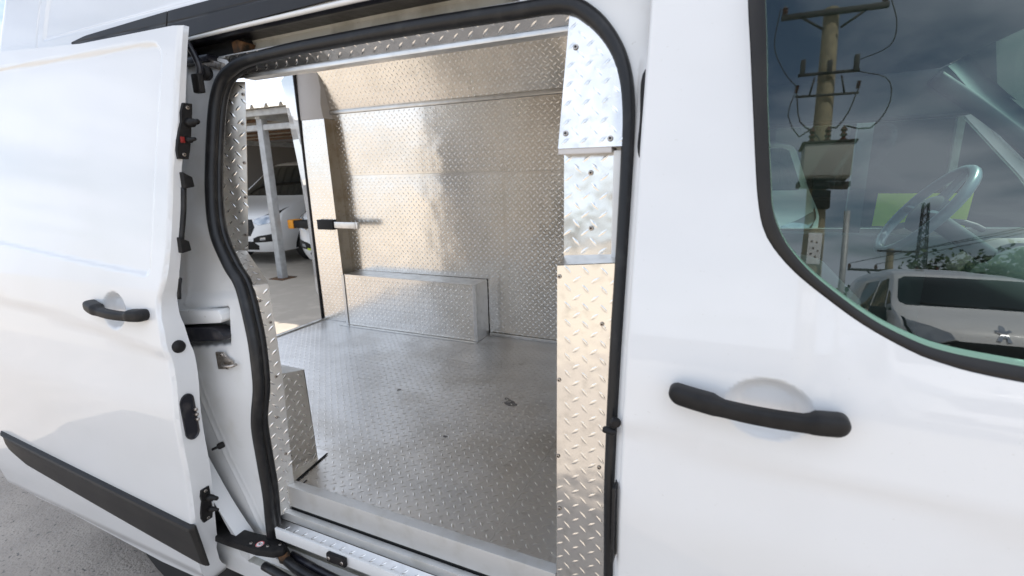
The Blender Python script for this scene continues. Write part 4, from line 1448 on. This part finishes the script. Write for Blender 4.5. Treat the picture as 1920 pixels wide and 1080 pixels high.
def custom_parts(th, front, side, sh):
    front('windscreen', [(-.80, 1.25), (.80, 1.25), (.835, 1.30), (.70, 1.80), (.62, 1.84), (-.62, 1.84), (-.70, 1.80), (-.835, 1.30)], .004, GLASSD)
    front('headlamp', [(.54, .80), (.66, .755), (.84, .79), (.925, .90), (.935, 1.02), (.87, 1.00), (.74, .93), (.56, .86)], .008, HEADL, True, .03)
    front('headlamp_bezel', [(.84, .79), (.89, .82), (.945, .95), (.945, 1.06), (.925, 1.03), (.92, .90)], .012, BLACK, True, .03)
    front('grille', [(-.46, .56), (.46, .56), (.56, .72), (.50, .86), (-.50, .86), (-.56, .72)], .006, BLACK)
    for zz in (.62, .68, .74, .80):
        front('grille_bar', [(-.50, zz), (.50, zz), (.50, zz + .018), (-.50, zz + .018)], .018, TRIM)
    front('fog_lamp_recess', [(.50, .44), (.86, .46), (.91, .55), (.88, .60), (.62, .56), (.52, .52)], .006, BLACK, True)
    front('fog_lamp', [(.66, .48), (.76, .49), (.76, .54), (.67, .53)], .014, HEADL, True, .03)
    front('lower_intake', [(-.55, .30), (.55, .30), (.60, .38), (.50, .46), (-.50, .46), (-.60, .38)], .005, BLACK)
    front('number_plate', [(-.26, .46), (.26, .46), (.26, .57), (-.26, .57)], .022, WHITEP)
    side('side_window', [(1.42, 1.24), (2.35, 1.26), (2.36, 1.78), (1.98, 1.80), (1.72, 1.60)], .004, GLASSD)
    side('quarter_window', [(1.10, 1.18), (1.36, 1.22), (1.50, 1.42), (1.38, 1.40)], .004, GLASSD)
    side('wheel_arch', [(.78 + .95 - .95 + .39 * math.cos(a) + .22, .36 + .40 * math.sin(a)) for a in np.linspace(0, math.pi, 16)] + [(.61, .28), (1.39, .28)], .003, DARK)
    side('wheel_arch', [(3.93 + .39 * math.cos(a), .36 + .40 * math.sin(a)) for a in np.linspace(0, math.pi, 16)] + [(3.54, .28), (4.32, .28)], .003, DARK)
    side('side_strip', [(1.45, .50), (3.45, .50), (3.45, .60), (1.45, .60)], .008, TRIM)
    for sg in (1, -1):
        box('door_mirror', (sg * 1.0 - .02 if sg > 0 else -1.24, 1.18, 1.14), (sg * 1.24 if sg > 0 else -.98, 1.33, 1.42), BLACK, th, .03)
        for y in (1.0, 3.93):
            wheel((sg * .88, y, .335), th) if False else side_wheel(th, sg, y)


def side_wheel(th, sg, y, r=.335):
    prof_ = [(.16, -.5), (.30, -.5), (r - .012, -.44), (r, -.30), (r, .30), (r - .012, .44), (.30, .5), (.16, .5)]
    o = lathe('wheel', [(a, b * .2) for a, b in prof_], (sg * .895, y, r), (sg, 0, 0), TYRE, th, 24)
    lathe('rim', [(0, .07), (.06, .08), (.075, .05), (.15, .06), (.19, .09), (.205, .095), (.205, .04)], (sg * .895, y, r), (sg, 0, 0), GALV, o, 20)


def van_orange(th, front, side, sh):
    custom_parts(th, front, side, sh)
    box('booster_pack', (-.84, -.06, .80), (-.40, .12, .92), BLACK, th, .015)
    box('booster_corner', (-.875, -.075, .79), (-.765, .13, .93), ORANGE, th, .015)
    front('plate_sticker', [(-.62, .44), (-.55, .44), (-.55, .47), (-.62, .47)], .02, LIME)


build_van('parked_van', custom, (-8.10, 5.20, 0), R(3), 'white van with headlamp and windscreen showing behind the carport post', 'x' and custom_parts, 'vans parked under the carport')
build_van('parked_van', custom, (-5.22, 4.85, 0), R(2), 'white van nosing past the rear pillar with an orange cornered pack on its grille', van_orange, 'vans parked under the carport')
build_van('parked_van', custom, (.35, 5.9, 0), R(0), 'white van seen faintly through both cab windows beyond the seats', custom_parts, 'vans parked under the carport')

peug = VanShape([(.26, .10), (.36, .02), (.55, .0), (.80, .04), (.95, .05), (1.12, .10), (1.22, .26), (1.33, .62), (1.38, .74), (1.76, 1.18), (1.85, 1.40), (1.93, 2.2), (1.98, 2.8)],
                [(.26, .88), (.5, .94), (1.1, .96), (1.38, .93), (1.8, .80), (1.90, .72), (1.98, .55)], 1.98, 4.6, 0.30)


def peug_parts(th, front, side, sh):
    front('windscreen', [(-.80, 1.385), (.80, 1.385), (.85, 1.42), (.85, 1.48), (.78, 1.74), (.71, 1.78), (-.71, 1.78), (-.78, 1.74), (-.85, 1.48), (-.85, 1.42)], .004, GLASSD)
    front('headlamp', [(.46, 1.00), (.62, .94), (.84, 1.0), (.90, 1.12), (.90, 1.20), (.70, 1.14), (.50, 1.07)], .008, HEADL, True, .03)
    front('headlamp_bezel', [(.40, .97), (.62, .91), (.88, .98), (.93, 1.12), (.92, 1.23), (.90, 1.22), (.91, 1.12), (.85, .995), (.62, .93), (.45, .99)], .012, BLACK, True, .03)
    front('grille', [(-.42, .70), (.42, .70), (.56, .88), (.46, .98), (-.46, .98), (-.56, .88)], .006, BLACK)
    front('lower_intake', [(-.70, .32), (.70, .32), (.78, .44), (.70, .54), (-.70, .54), (-.78, .44)], .006, BLACK)
    front('number_plate', [(-.26, .46), (.26, .46), (.26, .57), (-.26, .57)], .022, WHITEP)
    # rampant lion emblem
    lion = [(-.055, -.07), (-.02, -.075), (-.012, -.03), (.012, -.03), (.03, -.07), (.065, -.06), (.045, -.02), (.03, .005), (.07, .02), (.065, .04), (.025, .03), (.03, .06), (.005, .085), (-.02, .07), (-.012, .03), (-.05, .05), (-.065, .035), (-.03, .005), (-.035, -.03)]
    front('lion_emblem', [(x * 1.2, 1.10 + z * 1.2) for x, z in lion], .016, CHROME, False, .02)
    for sg in (.38, -.38):
        front('wiper', [(sg - .34, 1.395), (sg + .30, 1.415), (sg + .30, 1.43), (sg - .34, 1.41)], .014, BLACK)
    side('side_window', [(1.30, 1.30), (2.15, 1.30), (2.16, 1.74), (1.72, 1.76), (1.55, 1.62)], .004, GLASSD)
    side('side_window', [(2.30, 1.30), (3.20, 1.30), (3.20, 1.74), (2.30, 1.75)], .004, GLASSD)
    side('quarter_window', [(.95, 1.30), (1.24, 1.30), (1.44, 1.58), (1.30, 1.54)], .004, GLASSD)
    side('wheel_arch', [(.95 + .38 * math.cos(a), .36 + .38 * math.sin(a)) for a in np.linspace(0, math.pi, 16)] + [(.57, .28), (1.33, .28)], .003, DARK)
    for sg in (1, -1):
        box('door_mirror', (sg * .96 if sg > 0 else -1.18, 1.10, 1.10), (sg * 1.18 if sg > 0 else -.96, 1.22, 1.34), BLACK, th, .03)
        for y in (.95, 3.7):
            side_wheel(th, sg, y)


build_van('parked_van', peug, (3.55, -6.9, 0), R(181), 'white van with lion badge on its nose mirrored in the front door window', peug_parts, zscale=1.09)

# ------------------------------------------------------------------ carport
cpt = thing('carport', (-4.0, 4.6, 0), 'open steel carport with corrugated sheet roof on grey square posts', 'carport')
X0, X1 = -15.0, 8.0


def czx(x):
    return 0.0


for x in (-11.2, -6.20, -1.2, 3.8):
    o = box('post', (x - .055, 4.56, 0.01), (x + .055, 4.67, 2.44), GALV, cpt, 0.006)
    box('post_foot', (x - .15, 4.47, 0.0), (x + .15, 4.76, .012), RUST, o, 0.003)
    box('post', (x - .055, 10.2, 0.0), (x + .055, 10.31, 2.70), GALV, cpt, 0.006)
    box('rafter', (x - .05, 4.54, 2.44), (x + .05, 10.5, 2.55), GALV, cpt, 0.004)
box('beam', (X0, 4.575, 2.28), (X1, 4.655, 2.36), GALV, cpt, 0.004)
box('fascia_beam', (X0, 4.46, 2.47), (X1, 4.53, 2.555), GALV, cpt, 0.004)
for y in (5.5, 6.6, 7.7, 8.8, 9.9):
    box('purlin', (X0, y - .03, 2.50 + .035 * (y - 4.4)), (X1, y + .03, 2.552 + .035 * (y - 4.4)), RUST, cpt, 0.003)
V, Fc = [], []
xs = []
x = X0
while x < X1:
    xs += [(x, 0), (x + .20, 0), (x + .225, .05), (x + .265, .05), (x + .29, 0)]
    x += .29
for (x, dz) in xs:
    V.append((x, 4.36, 2.560 + dz))
    V.append((x, 10.6, 2.78 + dz))
for i in range(len(xs) - 1):
    Fc.append((2 * i, 2 * i + 2, 2 * i + 3, 2 * i + 1))
mesh('roof_sheet', V, Fc, ROOFS, cpt)
mesh('back_wall', [(X0, 10.7, 0), (X1, 10.7, 0), (X1, 10.7, 2.79), (X0, 10.7, 2.79)], [(0, 1, 2, 3)], HEDGE, cpt)
# ------------------------------------------------------------------ mirrored in the window: pole, wires, trees
px, py = 2.10, -12.0
pole = thing('utility_pole', (px, py, 0), 'thick concrete utility pole carrying a transformer, mirrored in the front door window', 'utility pole')
lathe('shaft', [(.235, 0), (.16, 8.22), (.15, 8.27), (.0, 8.27)], (px, py, 0), (0, 0, 1), CONC, pole, 20)
# the remaining hardware hangs on the side facing the vans
box('crossarm', (px - 1.05, py + .16, 7.70), (px + 1.05, py + .26, 7.82), DARKM, pole, .01)
for sg in (-1, 1):
    tube('arm_brace', [(px + sg * .62, py + .21, 7.70), (px + sg * .18, py + .21, 7.32)], .03, DARKM, pole, seg=6)
    lathe('pin_insulator', [(.03, 0), (.05, .04), (.07, .08), (.05, .12), (.07, .16), (.03, .22), (0, .24)], (px + sg * .98, py + .21, 7.82), (0, 0, 1), BROWNI, pole, 12)
    box('fuse_holder', (px + sg * .52 - .05, py + .22, 6.02), (px + sg * .52 + .05, py + .34, 6.46), DARKM, pole, .02)
    tube('switch_brace', [(px + sg * .26, py + .24, 5.95), (px + sg * .34, py + .24, 5.42)], .02, DARKM, pole, seg=6)
box('fuse_holder', (px - .05, py + .30, 6.0), (px + .05, py + .38, 6.35), DARKM, pole, .02)
box('switch_bar', (px - .60, py + .20, 6.03), (px + .60, py + .27, 6.10), DARKM, pole, .01)
box('lower_bar', (px - .62, py + .20, 5.40), (px + .62, py + .25, 5.44), DARKM, pole, .008)
for dx_ in (-.60, .62):
    lathe('disc_insulator', [(.015, -.22), (.05, -.2), (.015, -.17), (.05, -.14), (.015, -.11), (.05, -.08), (.015, -.05), (.05, -.02), (.015, 0)], (px + dx_ * .98, py + .24, 5.75), (.1, 0, 1), BROWNI, pole, 10)
tr = box('transformer', (px - .40, py + .26, 3.72), (px + .50, py + .84, 4.55), TRANSF, pole, .03)
box('transformer_lid', (px - .46, py + .22, 4.552), (px + .56, py + .88, 4.60), DARKM, tr, .01)
for dx_ in (-.25, .05, .34):
    lathe('bushing', [(.05, 0), (.03, .03), (.075, .06), (.03, .1), (.075, .13), (.03, .17), (.07, .2), (.02, .26), (0, .28)], (px + dx_, py + .55, 4.60), (0, 0, 1), BROWNI, tr, 12)
box('transformer_bracket', (px - .45, py + .18, 3.56), (px + .55, py + .55, 3.66), DARKM, pole, .01)
box('switch_box', (px - .12, py + .20, 3.10), (px + .22, py + .42, 3.50), DARKM, pole, .02)
lbl = box('notice_plate', (px - .13, py + .215, 2.15), (px + .14, py + .228, 2.80), WHITEP, pole, .002)
for k, c in enumerate(((-.06, 2.62), (.04, 2.60), (-.02, 2.48), (.07, 2.42), (-.06, 2.36), (.03, 2.30))):
    lathe('plate_mark', [(0, .001), (.022, .001)], (px + c[0], py + .2285, c[1]), (0, 1, 0), RUST, lbl, 8)


def wire(name, pts, r=.012, parent=None, m=DARKM):
    return tube(name, spline(pts, .15), r, m, parent, seg=5)


wire('jumper_cable', [(px - 1.08, py + .21, 8.0), (px - 1.15, py + .25, 7.0), (px - .9, py + .3, 6.2), (px - .62, py + .26, 5.72)], .012, pole)
wire('jumper_cable', [(px + 1.08, py + .21, 7.9), (px + 1.2, py + .3, 7.2), (px + 1.1, py + .3, 6.6), (px + .54, py + .3, 6.3)], .012, pole)
wire('jumper_cable', [(px + .55, py + .30, 6.0), (px + 1.05, py + .4, 5.7), (px + 1.15, py + .5, 5.2), (px + .8, py + .6, 4.8), (px + .36, py + .6, 4.85)], .012, pole)
wire('jumper_cable', [(px - .60, py + .26, 5.5), (px - .5, py + .4, 5.0), (px - .1, py + .5, 4.7), (px + .05, py + .55, 4.0)], .014, pole)
wire('jumper_cable', [(px - .64, py + .26, 5.45), (px - .75, py + .4, 5.1), (px - .5, py + .5, 4.75), (px - .27, py + .55, 4.85)], .012, pole)
wire('jumper_cable', [(px + .60, py + .26, 5.5), (px + .42, py + .4, 5.1), (px + .2, py + .5, 4.85), (px + .06, py + .55, 4.85)], .014, pole)
ZM = ([-1, 0, 2.15, 2.8, 3.1, 3.72, 4.6, 5.42, 6.06, 7.76, 8.2, 9], [-1, 0, 2.35, 3.05, 3.6, 4.22, 4.97, 6.2, 6.68, 8.1, 8.5, 9.3])
for o in pole.children_recursive:
    if o.name.startswith(('shaft', 'plate_mark')) and o.name[:5] == 'shaft':
        continue
    for v in o.data.vertices:
        v.co.z = float(np.interp(v.co.z, *ZM))
tag(tube('steel_pipe', [(px + .52, py + .6, 0), (px + .52, py + .6, 3.5)], .06, GALV, None, seg=10), 'thin grey pipe standing beside the concrete utility pole', 'pipe')

p2 = Vector((6.6, -24, 0))
pole2 = thing('utility_pole', p2, 'distant utility pole with wide cross arms, mirrored above the white van roof', 'utility pole')
lathe('shaft', [(.18, 0), (.13, 4.1), (0, 4.1)], p2, (0, 0, 1), CONC, pole2, 14)
box('crossarm', p2 + Vector((-1.5, .12, 3.1)), p2 + Vector((1.6, .20, 3.2)), DARKM, pole2, .01)
box('crossarm', p2 + Vector((-.5, .12, 3.95)), p2 + Vector((.9, .20, 4.03)), DARKM, pole2, .01)
for dx_ in (-1.45, -.5, .9, 1.55):
    lathe('pin_insulator', [(.03, 0), (.06, .05), (.06, .12), (.02, .2)], p2 + Vector((dx_, .16, 3.2)), (0, 0, 1), BROWNI, pole2, 8)
tube('arm_brace', [p2 + Vector((-.8, .16, 3.1)), p2 + Vector((0, .16, 2.4))], .035, DARKM, pole2, seg=6)
tube('arm_brace', [p2 + Vector((.8, .16, 3.1)), p2 + Vector((0, .16, 2.4))], .035, DARKM, pole2, seg=6)
for k, (dx_, z0, z1) in enumerate(((-1.45, 3.4, 5.2), (-.5, 3.4, 5.6), (.9, 3.4, 4.6), (1.55, 3.4, 4.4), (.9, 4.1, 6.2))):
    a = p2 + Vector((dx_, .16, z0))
    b = Vector((13.5 + k * .5, -13.0, z1 + 1.2))
    md = (a + b) / 2 - Vector((0, 0, .35))
    tag(wire('power_line', [a, md, b], .014), ['power line from the outer end of the far pole arm, lowest on the left', 'power line from the inner left pin of the far pole', 'power line from the inner right pin of the far pole', 'power line from the right end of the far pole arm', 'power line from the top arm of the far pole, highest of all'][k], 'power line', 'power lines from the far pole')
# lattice mast
mast = thing('lattice_mast', (28.5, -95, 0), 'slender dark lattice mast far beyond the utility poles', 'mast')
bmv = bmesh.new()
for (sx, sy_) in ((-1, -1), (1, -1), (1, 1), (-1, 1)):
    V, Fc = tube_geo([(28.5 + sx * .8, -95 + sy_ * .8, 0), (28.5 + sx * .35, -95 + sy_ * .35, 19.5)], .07, 6)
    vs = [bmv.verts.new(v) for v in V]
    for f in Fc:
        bmv.faces.new([vs[i] for i in f])
for k in range(15):
    z0, z1 = k * 1.3, k * 1.3 + 1.3
    r0, r1 = .8 - .45 * z0 / 19.5, .8 - .45 * z1 / 19.5
    for (a, b) in (((-1, 1), (1, 1)), ((1, 1), (1, -1)), ((1, -1), (-1, -1)), ((-1, -1), (-1, 1))):
        for (q0, q1) in ((a, b), (b, a)):
            V, Fc = tube_geo([(28.5 + q0[0] * r0, -95 + q0[1] * r0, z0), (28.5 + q1[0] * r1, -95 + q1[1] * r1, z1)], .05, 5)
            vs = [bmv.verts.new(v) for v in V]
            for f in Fc:
                bmv.faces.new([vs[i] for i in f])
bm_obj('mast_frame', bmv, DARKM, mast)


# trees at the edge of the yard
def tree(loc, hgt, rad, label, seed):
    r_ = np.random.default_rng(seed)
    t = thing('leafy_tree', loc, label, 'tree', 'trees at the edge of the yard')
    o = Vector(loc)
    V, Fc = tube_geo([o, o + Vector((.1, 0, hgt * .4)), o + Vector((.0, .1, hgt * .8))], [.22, .16, .06], 8)
    for k in range(6):
        a = r_.uniform(0, 6.28)
        V2, F2 = tube_geo([o + Vector((.05, 0, hgt * r_.uniform(.3, .55))), o + Vector((math.cos(a) * rad * .7, math.sin(a) * rad * .7, hgt * r_.uniform(.6, .9)))], [.09, .03], 6)
        b = len(V)
        V = list(V) + list(V2)
        Fc = Fc + [tuple(b + i for i in f) for f in F2]
    mesh('trunk', V, Fc, BARK, t, smooth=True)
    n = 2600
    cl_ = r_.normal(0, 1, (34, 3))
    cl_ /= np.linalg.norm(cl_, axis=1)[:, None]
    cl_ *= r_.uniform(.35, 1.0, (34, 1)) ** .6
    cl_ = cl_ * np.array([rad, rad, hgt * .36]) + np.array([0, 0, hgt * .62])
    c = cl_[r_.integers(0, 34, n)] + r_.normal(0, rad * .17, (n, 3))
    d1 = r_.normal(0, 1, (n, 3)); d1 /= np.linalg.norm(d1, axis=1)[:, None]
    d2 = np.cross(d1, r_.normal(0, 1, (n, 3))); d2 /= np.linalg.norm(d2, axis=1)[:, None]
    s = r_.uniform(.10, .22, (n, 1))
    q = np.stack([c - d1 * s, c + d2 * s * .5, c + d1 * s, c - d2 * s * .5], 1) + np.array(loc)
    mesh('crown', q.reshape(-1, 3), [(4 * i, 4 * i + 1, 4 * i + 2, 4 * i + 3) for i in range(n)], LEAF, t)


for k, (x, y, hh, rd, lb) in enumerate(((11.3, -31, 4.4, 2.6, 'low bushy tree nearest the mirrored utility poles'), (13.6, -31, 5.2, 2.6, 'rounded tree second from the mirrored poles'), (16.6, -32, 6.0, 3.2, 'taller dark tree third from the mirrored poles'), (20.5, -32, 6.6, 3.4, 'tall dark tree fourth along the yard edge'), (25, -33, 7.2, 3.6, 'tallest tree at the far end of the yard edge'), (9, -36, 2.6, 2.2, 'low scrubby tree behind the far utility pole'))):
    tree((x, y, 0), hh, rd, lb, 40 + k)
tag(box('yard_fence', (-20, -34.2, 0), (34, -34.0, 2.3), HEDGE, None, .01), 'long dark fence along the far edge of the yard', 'fence')
